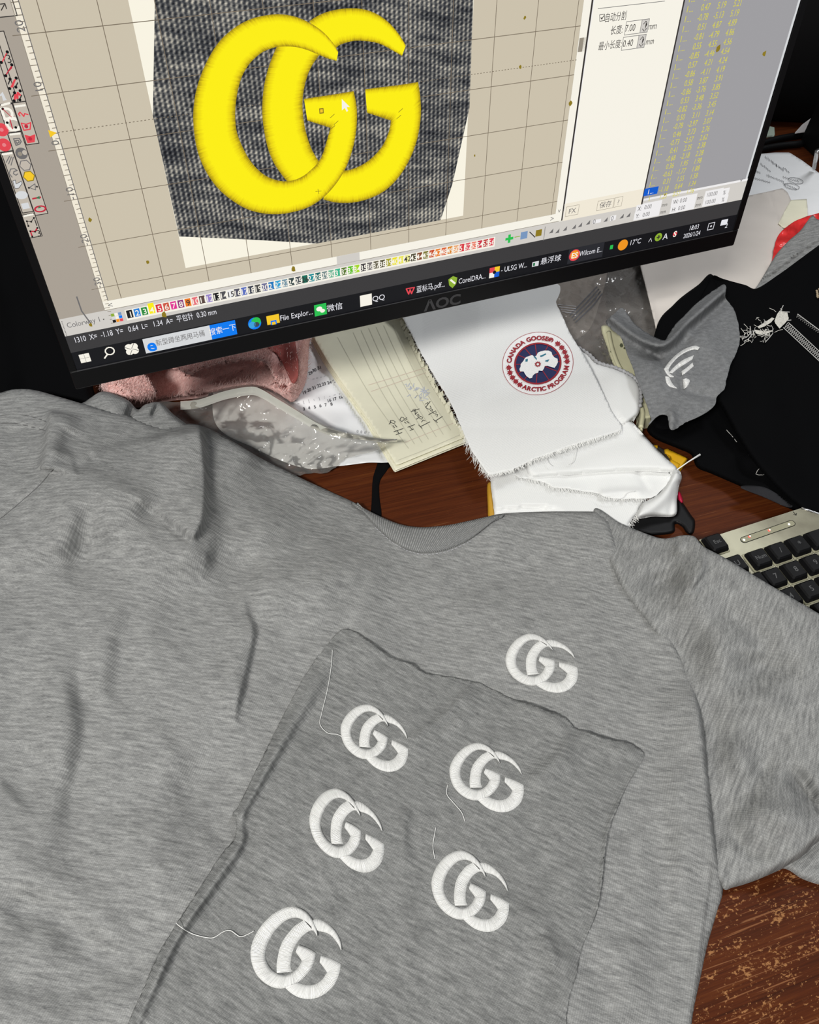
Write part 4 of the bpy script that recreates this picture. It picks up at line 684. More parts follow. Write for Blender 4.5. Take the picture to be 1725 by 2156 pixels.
def zswatch(x, y, d=None):
    base = np.maximum(ztorso(x, y) * 1000, SWSM(x, y) - 1.5); bump_ = sum(s(x, y) for s in SWF) + 1.2 * vnoise(x / 60, y / 60, 21) + 1.0
    up = 1.0 if d is None else (0.35 + 0.65 * np.clip(d / 18, 0, 1))
    return (base + 1.2 + np.maximum(bump_, 0) * up + np.maximum(sum(s(x, y) for s in SWL), 0)) / 1000
SW = [(730, 1324), (752, 1332), (790, 1360), (820, 1382), (845, 1392), (872, 1400), (885, 1412), (910, 1420), (960, 1428), (1000, 1436), (1010, 1437), (1030, 1448), (1076, 1470), (1090, 1475), (1120, 1484), (1145, 1494), (1180, 1506), (1200, 1520), (1212, 1533), (1240, 1541), (1262, 1550), (1300, 1560), (1320, 1562), (1345, 1576), (1357, 1588), (1350, 1606), (1320, 1655), (1300, 1700), (1282, 1750), (1274, 1800), (1268, 1850), (1258, 1910), (1240, 1960), (1222, 2010), (1215, 2050), (1202, 2090), (1194, 2130), (1192, 2180), (1180, 2300), (700, 2330), (240, 2300), (262, 2180), (285, 2120), (305, 2075), (335, 2005), (372, 1945), (420, 1870), (465, 1800), (492, 1768), (497, 1745), (496, 1722), (488, 1716), (505, 1690), (550, 1600), (595, 1510), (650, 1410), (695, 1350), (716, 1328)]
sheet('cloth', SW, zswatch, 4.5, 'grey_jersey_sample', swatch, uvrot=-0.45, thick=.0009, rough=2.2)
for l in (sc(500, 1880, 6.9, [tuple(a) for a in ANC]), sc(690, 1470, 9.08, [(245, 580), (750, 135), (1555, 775), (1080, 1395), (1495, 940), (680, 1185), (1195, 515), (925, 605), (1225, 815)]), sc(800, 1500, 1.865, [(276, 225), (385, 117), (562, 238), (472, 384), (560, 280), (365, 355), (470, 200), (415, 228), (495, 258)]),
          sc(0, 1450, 2.001, [(1297, 560), (1415, 423), (1613, 588), (1508, 770), (1613, 660), (1430, 717), (1523, 530), (1465, 572), (1545, 615)]), sc(800, 1500, 1.865, [(200, 680), (325, 543), (500, 695), (410, 855), (510, 755), (315, 818), (413, 640), (358, 675), (437, 715)])):
    monogram(swatch, fit(l), zswatch, 'white satin stitched monogram of two interlocking letters')
def thread(name, pts, zf, parent, mat='white_thread', r=.00022, lift=.0008):
    p = catmull(pts, 4); v, f = tube_vf(px2w(p[:, 0], p[:, 1], zf(p[:, 0], p[:, 1]) + lift), r, 5); return new_mesh(name, v, f, mat, parent, True)
thread('loose_thread', [(370, 1943), (385, 1955), (405, 1966), (430, 1973), (450, 1974), (470, 1962), (485, 1959), (505, 1972), (520, 1968), (535, 1960)], zswatch, swatch)
thread('loose_thread', [(700, 1368), (698, 1400), (690, 1450), (678, 1500), (674, 1525), (690, 1543), (710, 1546), (722, 1552)], zswatch, swatch)
thread('loose_thread', [(943, 1652), (941, 1672), (955, 1690), (972, 1710), (979, 1729)], zswatch, swatch); thread('loose_thread', [(918, 1742), (912, 1780), (916, 1808)], zswatch, swatch)

# ------------------------------------------------------------------ things on the desk under the monitor
def flat(z, w=6, amp=0.0, sc_=40, seed=1, zmin=.0006): return lambda x, y, d: round_edge(z + amp * vnoise(x / sc_, y / sc_, seed), d, w, min(zmin, z))
def zonly(z): return lambda x, y, d=None: np.full(np.shape(x), float(z))
def fringe(name, path, zf, n, ln, ang, parent, mat='white_thread', spread=.6, r=.00013, drop=.0):
    p = linres(path, 1.0); b = MB()
    for k in range(n):
        i = random.randrange(len(p)); a = ang + random.uniform(-spread, spread); L = ln * random.uniform(.35, 1.2); q = p[i]
        e1 = q + L * .5 * np.array([math.cos(a), math.sin(a)]); e2 = e1 + L * .5 * np.array([math.cos(a + random.uniform(-.7, .7)), math.sin(a + random.uniform(-.7, .7))])
        pp = np.array([q - .2 * (e1 - q), e1, e2]); z = zf(pp[:, 0], pp[:, 1]) + np.array([0, .0004, .0008 * random.random()]) - np.array([0, .5, 1]) * drop; v, f = tube_vf(px2w(pp[:, 0], pp[:, 1], np.maximum(z, .0006)), r, 3, False); b.add(v, f, mat)
    return tag(b.build(name, parent), kind='stuff')

# printed white mailing bag
mail = thing('mailing_bag', 'crumpled white printed mailing bag under the clear zip bag', 'bag')
ML = [Stroke([(655, 745), (690, 760), (715, 740)], 2.5, 12), Stroke([(600, 830), (660, 842), (745, 848)], 2.2, 8, 14), Stroke([(640, 790), (690, 775), (740, 780)], -2, 12), Stroke([(700, 900), (760, 880), (800, 900)], 1.5, 16)]
zmail = lambda x, y, d=None: (np.maximum(3.5 + sum(s(x, y) for s in ML) + 2.0 * vnoise(x / 32, y / 32, 31), .8)) / 1000
sheet('film', [(480, 700), (570, 660), (690, 660), (760, 760), (830, 900), (836, 966), (770, 974), (712, 981), (640, 985), (540, 945), (450, 880)], zmail, 4, 'white_paper', mail, thick=.0004)
pr = MB()
def printed(st, x, y, hpx, rot, zf, mat='print_grey', b=None, xs=1.0, lift=.0003, bold=.03):
    v, f = text_vf(st, bold)
    if len(v) == 0: return
    q = (v - [v[:, 0].max() / 2, .36]) * hpx * np.array([xs, 1]); c, s = math.cos(rot), math.sin(rot); X = x + q[:, 0] * c + q[:, 1] * s; Y = y + q[:, 0] * s - q[:, 1] * c
    b.add(px2w(X, Y, zf(X, Y) + lift), f, mat)
for st, x, y in [('3', 640, 860.5), ('4', 651, 858.5), ('5', 663, 856.5), ('6', 674.5, 854), ('7', 686, 852), ('8', 698, 850.5), ('16', 693, 843), ('17', 704.5, 839.7), ('18', 717.5, 836), ('19', 641, 826), ('20', 651, 820.5), ('21', 661, 816), ('22', 672, 811.5), ('23', 682, 808), ('24', 693.5, 805), ('25', 705, 802), ('29', 654, 785), ('30', 662, 779), ('31', 672, 774)]: printed(st, x, y, 9, -.28, zmail, b=pr)
for k in range(9): printed(random.choice('-|~:'), 628 + k * 11, 849 - k * 2.6, 8, -.28, zmail, 'print_pale', pr); printed(random.choice('-:~'), 660 + k * 8, 797 - k * 2, 7, -.28, zmail, 'print_pale', pr)
for k in range(4): printed('0', 753 + k * 8, 908 + k * 1.2, 8, .1, zmail, 'print_pale', pr)
tag(pr.build('printed_digits', mail), kind='stuff')

# pink plush
plush = thing('plush_cushion', 'fluffy pink plush lying beneath the monitor behind the clear bag', 'plush')
zpl = lambda x, y, d=None: .012 + .042 * np.exp(-((y - 775 + .12 * (x - 400)) / 75) ** 2) + .006 * vnoise(x / 60, y / 60, 41) + .001 * Stroke([(600, 700), (618, 750), (622, 790), (600, 820)], 12, 22)(x, y) - .001 * Stroke([(585, 690), (598, 740), (600, 780)], 16, 20)(x, y)
PL = [(225, 790), (250, 740), (350, 690), (500, 660), (600, 650), (655, 655), (650, 740), (646, 790), (634, 826), (616, 846), (600, 838), (573, 821), (540, 812), (498, 815), (414, 831), (349, 838), (300, 850), (259, 848), (225, 832), (212, 812)]
po = sheet('pile_base', PL, lambda x, y, d: round_edge(zpl(x, y), d, 22, .0065), 4, 'plush_pink', plush, skirt=.002)
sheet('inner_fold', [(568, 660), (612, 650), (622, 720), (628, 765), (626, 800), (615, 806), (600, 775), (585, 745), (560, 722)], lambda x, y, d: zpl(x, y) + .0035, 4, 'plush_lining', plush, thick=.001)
dn = catmull(PL, 3, True); fx = RNG.uniform(130, 655, 60000); fy = RNG.uniform(690, 852, 60000)
k_ = inside(dn, fx, fy) & ~((fx > 572) & (fx < 628) & (fy < 800) & (RNG.rand(60000) < .85)); fx, fy = fx[k_][:17000], fy[k_][:17000]; nf = len(fx)
dd = np.sqrt(np.array([((dn - [x, y]) ** 2).sum(1).min() for x, y in zip(fx, fy)])); p0 = px2w(fx, fy, round_edge(zpl(fx, fy), dd, 22, .0065) - .0005)
an = RNG.uniform(0, 6.28, nf); ti = RNG.uniform(.2, 1.0, nf); Ln = RNG.uniform(.005, .012, nf)[:, None]; dr = np.stack([np.cos(an) * ti + .35, np.sin(an) * ti - .55, np.ones(nf)], 1); dr /= np.linalg.norm(dr, axis=1)[:, None]; sd = np.cross(dr, [0.3, .8, .5]); sd /= np.linalg.norm(sd, axis=1)[:, None]
p1 = p0 + dr * Ln * .55; p2 = p0 + dr * Ln + np.array([0.2, -.5, -.6]) * Ln * .35
V = np.stack([p0 - sd * .0002, p0 + sd * .0002, p1 + sd * .00015, p1 - sd * .00015, p2], 1).reshape(-1, 3); Q = [q for i in range(nf) for q in ((5 * i, 5 * i + 1, 5 * i + 2, 5 * i + 3), (5 * i + 3, 5 * i + 2, 5 * i + 4))]
tag(new_mesh('fur', V, Q, 'plush_fur', plush), kind='stuff')

# clear zip bag
zipb = thing('zip_bag', 'clear plastic zip bag, crinkled and empty, beside the T-shirt', 'bag')
def zbag(x, y, d=None):
    r = Stroke([(409, 850), (475, 826), (527, 818), (551, 824), (581, 842), (626, 868), (672, 895), (717, 912), (792, 926), (835, 926)], 17, 30, 34)(x, y)
    k = 9 + r + 6.0 * np.abs(vnoise(x / 60, y / 30, 51)) + np.clip((x - 450) / 150, .3, 1) * (7.0 * np.abs(vnoise((x + y) / 24, (x - y) / 40, 52)) + 3.0 * np.abs(vnoise(x / 14, y / 11, 53))); k = k - np.clip((y - 930) / 8, 0, 7)
    return np.maximum(k, 4.5) / 1000
BG = [(330, 850), (372, 846), (409, 841), (440, 828), (475, 817), (505, 811), (527, 809), (551, 815), (581, 833), (626, 860), (671, 888), (717, 906), (755, 915), (792, 921), (838, 925), (822, 932), (801, 943), (783, 952), (755, 958), (732, 963), (722, 970), (711, 980), (697, 990), (684, 996), (655, 996), (629, 1001), (580, 1000), (480, 960), (400, 910)]
sheet('film', BG, zbag, 3.5, 'clear_film', zipb, smooth=True, rough=3)
zs_ = [(380, 846), (420, 842), (475, 824), (527, 815), (551, 821), (581, 839), (626, 866), (672, 894), (717, 911), (792, 924), (836, 926)]
for k in range(4):
    p = catmull([(x, y + 3.4 * k * (1 - max(0, x - 640) / 260)) for x, y in zs_], 5); v, f = tube_vf(px2w(p[:, 0], p[:, 1], zbag(p[:, 0], p[:, 1]) * .25 + .75 * np.interp(p[:, 0], [380, 530, 720, 836], [.026, .034, .026, .020]) - .0006 * k), .00075, 6); new_mesh('zip_rib', v, f, 'clear_film_ribbed', zipb, True)
zr1, zr2 = [(x, y - 1) for x, y in zs_], [(x, y + 17 * (1 - max(0, x - 640) / 210)) for x, y in zs_]
p, uv, fc = strip_mesh(zr1, zr2, 8, 5); zz = np.interp(p[:, 0], [380, 530, 720, 836], [.027, .035, .027, .0205]) - .004 * uv[:, 1]; new_mesh('zip_band', px2w(p[:, 0], p[:, 1], zz), [q[::-1] for q in fc], 'clear_film_ribbed', zipb, True, uv=uv)

# notepad
pad = thing('notepad', 'cream ruled notepad with handwritten lines and a torn perforated edge', 'notepad')
NBL, NBR, NTR, NTL = (834.8, 988.8), (984, 927.5), (838, 655), (660, 704)
def zpad(off):
    def fz(x, y, d=None):
        z = 8.5 + .012 * np.maximum(0, 860 - y) + 6.5 * np.exp(-(((x - 668) / 48) ** 2 + ((y - 745) / 62) ** 2)) * (1 if off > -1 else .2) + .5 * vnoise(x / 70, y / 70, 61); return (z + off * 1.5) / 1000
    return fz
for k, (dx, dy) in enumerate([(-9, 3), (-5, 5), (-3, 1.5), (0, 0)]):
    off = (k - 3) * 1.35; bot = -9 if k in (0, 2) else 0
    sheet('page' if k else 'backing_board', [(NBL[0] + dx * .6, NBL[1] + dy - (9 if k == 3 else 0)), (NBR[0], NBR[1] + dy - (9 if k == 3 else 0)), (960, 880), (914, 800), (880, 735), (849.5, 673), NTR, NTL, (664 + dx, 716), (690 + dx, 760 + dy), (720 + dx, 805 + dy), (780 + dx, 889 + dy)], lambda x, y, d, off=off: zpad(off)(x, y), 6, 'cream_paper', pad, thick=.0005, sharp=True)
zp0 = zpad(0)
b = MB()
tops = sc(640, 660, 6.635, [(470, 330), (690, 265), (800, 235), (905, 205), (1010, 190), (1115, 165), (1240, 165), (1345, 130)]); bots = sc(780, 800, 7.84, [(630, 1130), (730, 1060), (855, 1035), (960, 980), (1090, 940), (1205, 900), (1325, 830), (1430, 740)])
def ribbon(pts, w, zf, b, mat, lift=.0003, smooth=True):
    p = catmull(pts, 6) if smooth else linres(pts, 4); t_ = np.gradient(p, axis=0); t_ /= np.linalg.norm(t_, axis=1)[:, None] + 1e-9; nn = np.stack([-t_[:, 1], t_[:, 0]], 1) * w / 2; L = p + nn; R = p - nn
    V = np.vstack([px2w(L[:, 0], L[:, 1], zf(L[:, 0], L[:, 1]) + lift), px2w(R[:, 0], R[:, 1], zf(R[:, 0], R[:, 1]) + lift)]); n = len(p); b.add(V, [(i, i + 1, n + i + 1, n + i) for i in range(n - 1)], mat)
for a_, b_ in zip(tops, bots): mid = ((a_[0] + b_[0]) / 2 - 7, (a_[1] + b_[1]) / 2 + 3); ribbon([a_, mid, b_], 1.3, zp0, b, 'paper_line')
for a_, b_ in (((852.7, 931.4), (962, 888)), ((775.6, 810.7), (896, 774.5)), ((781.7, 824), (900, 783.6))): ribbon([a_, b_], 1.0, zp0, b, 'paper_rule_red')
ribbon([(838, 969), (900, 945), (972, 914)], 1.3, zp0, b, 'paper_line')
tag(b.build('ruled_lines', pad), kind='stuff')
HW = [[(385, 855), (545, 800)], [(420, 905), (525, 865)], [(440, 830), (475, 890)], [(370, 750), (400, 790)], [(400, 735), (440, 780)], [(305, 730), (340, 700), (330, 668), (370, 665), (410, 690), (395, 720), (350, 708), (322, 688)],
      [(615, 780), (735, 735)], [(650, 835), (715, 810)], [(640, 768), (695, 818)], [(560, 690), (592, 718)], [(600, 680), (640, 715)], [(485, 660), (510, 612), (548, 622), (560, 645), (602, 620), (590, 660), (548, 658), (520, 688), (488, 662)],
      [(795, 740), (855, 800)], [(825, 770), (985, 690)], [(845, 695), (870, 660), (905, 675)], [(755, 650), (830, 598), (862, 615), (850, 648), (808, 632)], [(765, 590), (790, 560), (806, 585), (778, 606)], [(742, 572), (736, 520), (776, 530), (746, 566)], [(670, 522), (810, 475)], [(700, 485), (742, 480), (740, 517), (692, 502)],
      [(1040, 650), (1110, 705)], [(1075, 675), (1192, 600)], [(1065, 575), (1112, 568), (1098, 612)], [(960, 575), (1080, 508), (1086, 550), (1040, 548), (1032, 528)], [(1000, 500), (1026, 480), (1020, 520), (986, 502)], [(985, 425), (1006, 470), (970, 482), (935, 472), (905, 440)], [(905, 400), (952, 368), (940, 420)], [(918, 442), (990, 350)]]
b = MB()
for s_ in HW: ribbon(sc(780, 800, 7.84, s_), 1.25, zp0, b, 'ink', .0005)
for k in range(26): x0, y0 = 850 + random.uniform(0, 50), 812 + random.uniform(0, 26) + .0; ribbon([(x0, y0), (x0 + random.uniform(-7, 7), y0 + random.uniform(-8, 8)), (x0 + random.uniform(-9, 9), y0 + random.uniform(-6, 6))], 1.6, zp0, b, 'ink_faded', .0004)
tag(b.build('handwriting', pad), kind='stuff')
b = MB(); ed = catmull([(850, 676), (878, 735), (912, 800), (945, 855), (972, 905), (980, 922)], 5)
for i, q in enumerate(ed):
    s_ = 4 + 5 * random.random(); dx = random.uniform(-7, 1); a = np.array([[q[0] + dx - s_ * .5, q[1]], [q[0] + dx + s_ * .4, q[1] - s_ * .8], [q[0] + dx + s_ * .7, q[1] + s_ * .5], [q[0] + dx - s_ * .2, q[1] + s_ * .9]]); b.add(px2w(a[:, 0], a[:, 1], zp0(a[:, 0], a[:, 1]) + np.array([.0006, .0022, .0016, .0007])), [(3, 2, 1, 0)], 'cream_paper')
tag(b.build('torn_edge', pad), kind='stuff')

# black strap and yellow handle on the bare desk
st = sheet('strap', [(800, 968), (822, 978), (815, 990), (800, 1014), (799, 1045), (803, 1090), (783, 1090), (783, 1050), (785, 1010), (792, 985)], flat(.0014, 4), 3, 'strap_black', None, skirt=.0002); tag(st, 'narrow black fabric strap lying on the bare desk below the notepad', 'strap')
yh = sheet('tape_strip', [(1026, 1024), (1031, 1014), (1037, 1020), (1042, 1060), (1046, 1095), (1030, 1095), (1027, 1060)], flat(.0045, 5), 2.5, 'yellow_dull', None, skirt=.0002); tag(yh, 'dull yellow plastic strip peeking out left of the folded white fabric', 'strip')

# ------------------------------------------------------------------ white fabrics
fold = thing('folded_fabric', 'folded plain white twill fabric with frayed edges under the emblem swatch', 'fabric')
sheet('lower_layer', [(1018, 985), (1031, 1002), (1036, 1041), (1041, 1082), (1046, 1130), (1310, 1130), (1326, 1102), (1342, 1080), (1354, 1060), (1400, 1010), (1405, 990), (1300, 930), (1120, 930)], lambda x, y, d: round_edge(.0095 + .0015 * vnoise(x / 60, y / 60, 71), d, 7), 4, 'white_twill', fold, skirt=.001, rough=1.5)
RF = [Stroke([(1345, 1082), (1378, 1062), (1405, 1035), (1424, 995)], 8, 26, 16), Stroke([(1424, 1020), (1420, 1050), (1412, 1080)], -2, 8)]
sheet('rolled_corner', [(1341, 1090), (1378, 1087), (1422, 1085), (1426, 1050), (1431, 1020), (1436, 1007), (1432, 992), (1420, 988), (1408, 1012), (1388, 1038), (1366, 1052), (1352, 1060)], lambda x, y, d: round_edge((15 + sum(s(x, y) for s in RF)) / 1000, d, 9, .006), 3, 'white_twill', fold, skirt=.001)
zl3 = lambda x, y, d=None: (12.5 + 2 * vnoise(x / 40, y / 40, 73) + Stroke([(1342, 988), (1352, 1008), (1366, 1030)], -1.6, 6)(x, y) + Stroke([(1270, 1040), (1310, 1036), (1345, 1036)], 3, 8)(x, y)) / 1000
RAW = [(1084, 1001), (1100, 1006), (1130, 1011), (1150, 1017), (1166, 1026), (1195, 1028), (1230, 1034), (1256, 1038), (1275, 1046), (1300, 1050), (1335, 1050), (1372, 1048)]
sheet('middle_flap', RAW + [(1392, 1034), (1412, 1008), (1424, 990), (1340, 975), (1200, 960), (1070, 985)], lambda x, y, d: zl3(x, y), 4, 'white_twill', fold, thick=.0006, rough=2.5)
zl4 = lambda x, y, d=None: (19 + 4 * np.clip((990 - y) / 110, 0, 1) + Stroke([(1200, 960), (1290, 930), (1340, 925)], -1.6, 22)(x, y) + 1.2 * vnoise(x / 60, y / 60, 74)) / 1000
sheet('upper_fold', [(1116, 1000), (1160, 1000), (1240, 994), (1345, 989), (1424, 990), (1400, 962), (1369, 930), (1328, 884), (1290, 850), (1150, 900), (1112, 960)], lambda x, y, d: round_edge(zl4(x, y), d, 9, .0145), 4, 'white_twill', fold, skirt=.0125)
zl5 = lambda x, y, d=None: (19 + 8 * np.clip((x - 1225) / 80, 0, 1) + 1.5 * vnoise(x / 50, y / 50, 75)) / 1000
sheet('overlocked_flap', [(1150, 690), (1224, 735), (1240, 746), (1256, 762), (1295, 774), (1327, 788), (1346, 808), (1349, 835), (1346, 868), (1330, 884), (1306, 896), (1250, 880), (1170, 800)], lambda x, y, d: round_edge(zl5(x, y), d, 8, .017), 4, 'white_twill', fold, skirt=.014)
p = catmull([(1212, 728), (1226, 736), (1243, 748), (1258, 762), (1278, 769), (1297, 774), (1328, 789), (1343, 802), (1349, 815), (1350, 840), (1348, 856)], 2.5); v, f = tube_vf(px2w(p[:, 0], p[:, 1], zl5(p[:, 0], p[:, 1]) - .0005), .0016 * (1 + .35 * np.sin(np.arange(len(p)) * 1.9)), 7); new_mesh('overlock_edging', v, f, 'overlock_grey', fold, True)
fringe('frayed_edge', RAW, zl3, 260, 8, 1.5, fold); fringe('frayed_edge', [(1324, 1104), (1334, 1092), (1344, 1078), (1353, 1061)], zonly(.010), 70, 11, .9, fold)
thread('loose_thread', [(1262, 1042), (1275, 1050), (1295, 1052), (1312, 1048), (1320, 1038), (1338, 1034)], lambda x, y: zl3(x, y) + .003, fold); thread('loose_thread', [(1215, 938), (1213, 955), (1208, 972), (1195, 978)], lambda x, y: zl4(x, y) + .002, fold); thread('loose_thread', [(1151, 965), (1155, 975), (1163, 981)], lambda x, y: zl4(x, y) + .003, fold)

emb = thing('emblem_swatch', 'white fabric swatch with a round navy and red embroidered arctic emblem', 'fabric')
EF = [Stroke([(900, 740), (990, 705), (1080, 640)], 3, 60), Stroke([(1000, 640), (1080, 660), (1150, 700)], 2, 50)]
zemb = lambda x, y, d=None: (26 + 8 * np.clip((900 - y) / 230, 0, 1.4) + sum(s(x, y) for s in EF) + 1.2 * vnoise(x / 80, y / 80, 81) - 9 * np.clip((1010 - x) / 120, 0, 1)) / 1000
sheet('cloth', [(812, 610), (850, 672), (888, 745), (920, 800), (949, 848), (979, 917), (993, 948), (1012, 975), (1029, 997), (1055, 994), (1080, 987), (1124, 966), (1170, 950), (1213, 934), (1260, 920), (1309, 903), (1294, 875), (1279, 846), (1252, 790), (1226, 741), (1212, 720), (1199, 697), (1184, 664), (1172, 640), (1147, 590)], lambda x, y, d: zemb(x, y), 4, 'white_twill', emb, thick=.0007, rough=1.5, uvrot=.4)
fringe('frayed_edge', [(1029, 997), (1080, 987), (1124, 966), (1213, 934), (1309, 903)], zemb, 700, 9, 1.45, emb, drop=.002); fringe('frayed_edge', [(979, 917), (993, 948), (1012, 975), (1029, 997)], zemb, 120, 18, 1.75, emb, spread=.3, drop=.006)
tag(fringe('frayed_edge', [(856, 683), (888, 745), (920, 800), (949, 848), (979, 917)], zemb, 120, 6, 2.6, emb, drop=.001), kind='stuff')
# emblem: drawn in unit-circle coordinates (y up), then laid on the cloth
ECX, ECY, EAX, EAY = 1020 + 884 / 7.84, 680 + 668 / 7.84, 588 / 7.84, 521 / 7.84
def e_px(q): q = np.asarray(q, float); return np.stack([ECX + EAX * q[:, 0], ECY - EAY * q[:, 1] - 3.2 * q[:, 0]], 1)
def e_add(b, q, f, mat, lift): p = e_px(q); b.add(px2w(p[:, 0], p[:, 1], zemb(p[:, 0], p[:, 1]) + lift), f, mat)
def e_ring(b, r0, r1, mat, lift, n=96):
    a = np.arange(n) * 2 * math.pi / n; q = np.vstack([np.c_[r0 * np.cos(a), r0 * np.sin(a)], np.c_[r1 * np.cos(a), r1 * np.sin(a)]]); e_add(b, q, [(i, n + i, n + (i + 1) % n, (i + 1) % n) for i in range(n)], mat, lift)
def part(name, fn, lab=None): b = MB(); fn(b); return tag(b.build(name, emb), lab)
part('outer_stitch_line', lambda b: e_ring(b, .985, 1.0, 'pale_red_thread', .0007)); part('white_ground', lambda b: e_ring(b, .6, .984, 'badge_white', .0004))
part('red_ring', lambda b: e_ring(b, .615, .665, 'red_thread', .0013)); part('navy_disc', lambda b: e_ring(b, .001, .62, 'navy_thread', .0008))
for a in np.radians([97, 126, 152, 180, 207, 232, 266, 300, 333, 3, 27, 62]):
    part('red_ray', lambda b: e_add(b, [(math.cos(a) * .2 - .011 * math.sin(a), math.sin(a) * .2 + .011 * math.cos(a)), (math.cos(a) * .2 + .011 * math.sin(a), math.sin(a) * .2 - .011 * math.cos(a)), (math.cos(a) * .63 + .011 * math.sin(a), math.sin(a) * .63 - .011 * math.cos(a)), (math.cos(a) * .63 - .011 * math.sin(a), math.sin(a) * .63 + .011 * math.cos(a))], [(0, 1, 2, 3)], 'red_thread', .0010))
def crop_q(l): return [((x - 884) / 588., -(y + (x - 884) / 588. * 25 - 668) / 521.) for x, y in l]
from mathutils.geometry import tessellate_polygon
def e_poly(b, q, mat, lift):
    q = np.array(q); tr = tessellate_polygon([[Vector((a, c, 0)) for a, c in q]]); e_add(b, q, [t_ if ((q[t_[1]] - q[t_[0]])[0] * (q[t_[2]] - q[t_[0]])[1] - (q[t_[1]] - q[t_[0]])[1] * (q[t_[2]] - q[t_[0]])[0]) > 0 else t_[::-1] for t_ in tr], mat, lift)
LAND = [(600, 680), (650, 620), (670, 580), (700, 560), (740, 545), (790, 530), (830, 555), (860, 540), (885, 490), (930, 470), (990, 455), (1060, 455), (1110, 480), (1125, 530), (1160, 570), (1210, 590), (1215, 650), (1190, 700), (1160, 740), (1100, 725), (1040, 705), (1000, 710), (985, 750), (960, 790), (900, 785), (890, 820), (840, 835), (800, 870), (790, 905), (750, 915), (700, 880), (670, 840), (650, 800), (590, 800), (580, 760), (600, 720)]
part('white_land', lambda b: e_poly(b, crop_q(LAND), 'badge_white', .0018))
for l in ([(920, 540), (950, 530), (990, 510), (1020, 500), (1020, 520), (985, 540), (950, 558), (925, 558)], [(810, 555), (840, 550), (870, 590), (865, 610), (840, 585)], [(680, 600), (720, 590), (715, 635), (680, 640)], [(1000, 625), (1030, 610), (1075, 600), (1050, 640), (1010, 635)]): part('teal_mark', lambda b: e_poly(b, crop_q(l), 'teal_thread', .0021))
def sun(b):
    c = np.array(crop_q([(884, 680)])[0]); n = 20; q = [c + (.10 if k % 2 else .065) * np.array([math.cos(k * math.pi / 10), math.sin(k * math.pi / 10) * 1.05]) for k in range(n)] + [c + .037 * np.array([math.cos(k * math.pi / 10), math.sin(k * math.pi / 10)]) for k in range(n)]; e_add(b, q, [(k, (k + 1) % n, n + (k + 1) % n, n + k) for k in range(n)], 'red_thread', .0021)
part('red_sun', sun)
ROT = math.radians(29)
def arc_text(b, st, centre, r, h, inward, span):
    adv = [text_vf(c)[0][:, 0].max() + .13 if c != ' ' else .38 for c in st]; tot = sum(adv) * h; gap = (math.radians(span) * r - tot) / len(st); adv = [k + gap / h for k in adv]; tot = sum(adv) * h; s_ = -tot / 2
    for c, a_ in zip(st, adv):
        w_ = a_ * h
        if c != ' ':
            v, f = text_vf(c, .045); th = centre - (s_ + w_ / 2) / r * (1 if not inward else -1); q = (v - [v[:, 0].max() / 2, .36]) * h
            if inward: rr = np.array([[-math.sin(th), -math.cos(th)], [math.cos(th), -math.sin(th)]])
            else: rr = np.array([[math.sin(th), math.cos(th)], [-math.cos(th), math.sin(th)]])
            e_add(b, q @ rr.T + r * np.array([math.cos(th), math.sin(th)]), f, 'red_thread', .0012)
        s_ += w_
part('lettering', lambda b: arc_text(b, 'CANADA GOOSE\u00ae', math.radians(117), .815, .185, False, 118), 'dark red stitched lettering in a ring'); part('lettering', lambda b: arc_text(b, 'ARCTIC PROGRAM', math.radians(-64), .815, .185, True, 113))
def leaf(b, th):
    c = .815 * np.array([math.cos(th), math.sin(th)]); u = np.array([math.cos(th), math.sin(th)]); s_ = np.array([-u[1], u[0]]); ra = [(0, .10), (.03, .05), (.075, .075), (.06, .02), (.10, .0), (.05, -.03), (.055, -.055), (.012, -.045), (.010, -.09)]
    l = [(-a, d) for a, d in ra[1:]][::-1]; e_poly(b, [c + s_ * a + u * d for a, d in ra + l], 'red_thread', .0012)
for dgr in (47, 35, 23.6, 12.5, 2, 186.5, 198, 210, 221, 232): part('maple_leaf', lambda b: leaf(b, math.radians(dgr)))

# ------------------------------------------------------------------ the pile on the right
smk = thing('poly_bag', 'crumpled smoky translucent plastic bag with printed lines below the monitor', 'bag')
zsm = lambda x, y, d=None: (9 + 9 * np.abs(vnoise(x / 40, y / 34, 91)) + 6 * np.abs(vnoise((x + y) / 22, (x - y) / 40, 92)) + 3 * np.abs(vnoise(x / 11, y / 11, 93))) / 1000
sheet('film', [(1110, 580), (1200, 560), (1360, 530), (1400, 560), (1420, 690), (1400, 730), (1330, 760), (1290, 775), (1255, 772), (1190, 740), (1130, 680)], zsm, 4, 'smoky_film', smk, rough=3)
sheet('inner_sheet', [(1120, 590), (1200, 565), (1275, 560), (1262, 640), (1235, 700), (1180, 720), (1120, 680)], lambda x, y, d: np.full(x.shape, .005) + .002 * vnoise(x / 20, y / 20, 3), 5, 'wrap_paper', smk, thick=.0004)
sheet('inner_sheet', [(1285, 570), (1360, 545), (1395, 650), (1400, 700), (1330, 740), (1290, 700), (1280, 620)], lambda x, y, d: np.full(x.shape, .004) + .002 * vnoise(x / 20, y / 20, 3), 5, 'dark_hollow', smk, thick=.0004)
b = MB()
for k in range(4): ribbon([(1200 + k * 4, 664 + k * 5), (1232 + 5 * k, 630 + 5 * k), (1258 + 3.5 * k, 603 + 5 * k)], 2.6, zsm, b, 'print_grey', .0008)
for k in range(4): ribbon([(1175 + 3 * k, 641 + 5 * k), (1213, 645 + 5 * k)], 1.4, zsm, b, 'print_pale', .0008)
tag(b.build('printed_lines', smk), kind='stuff')

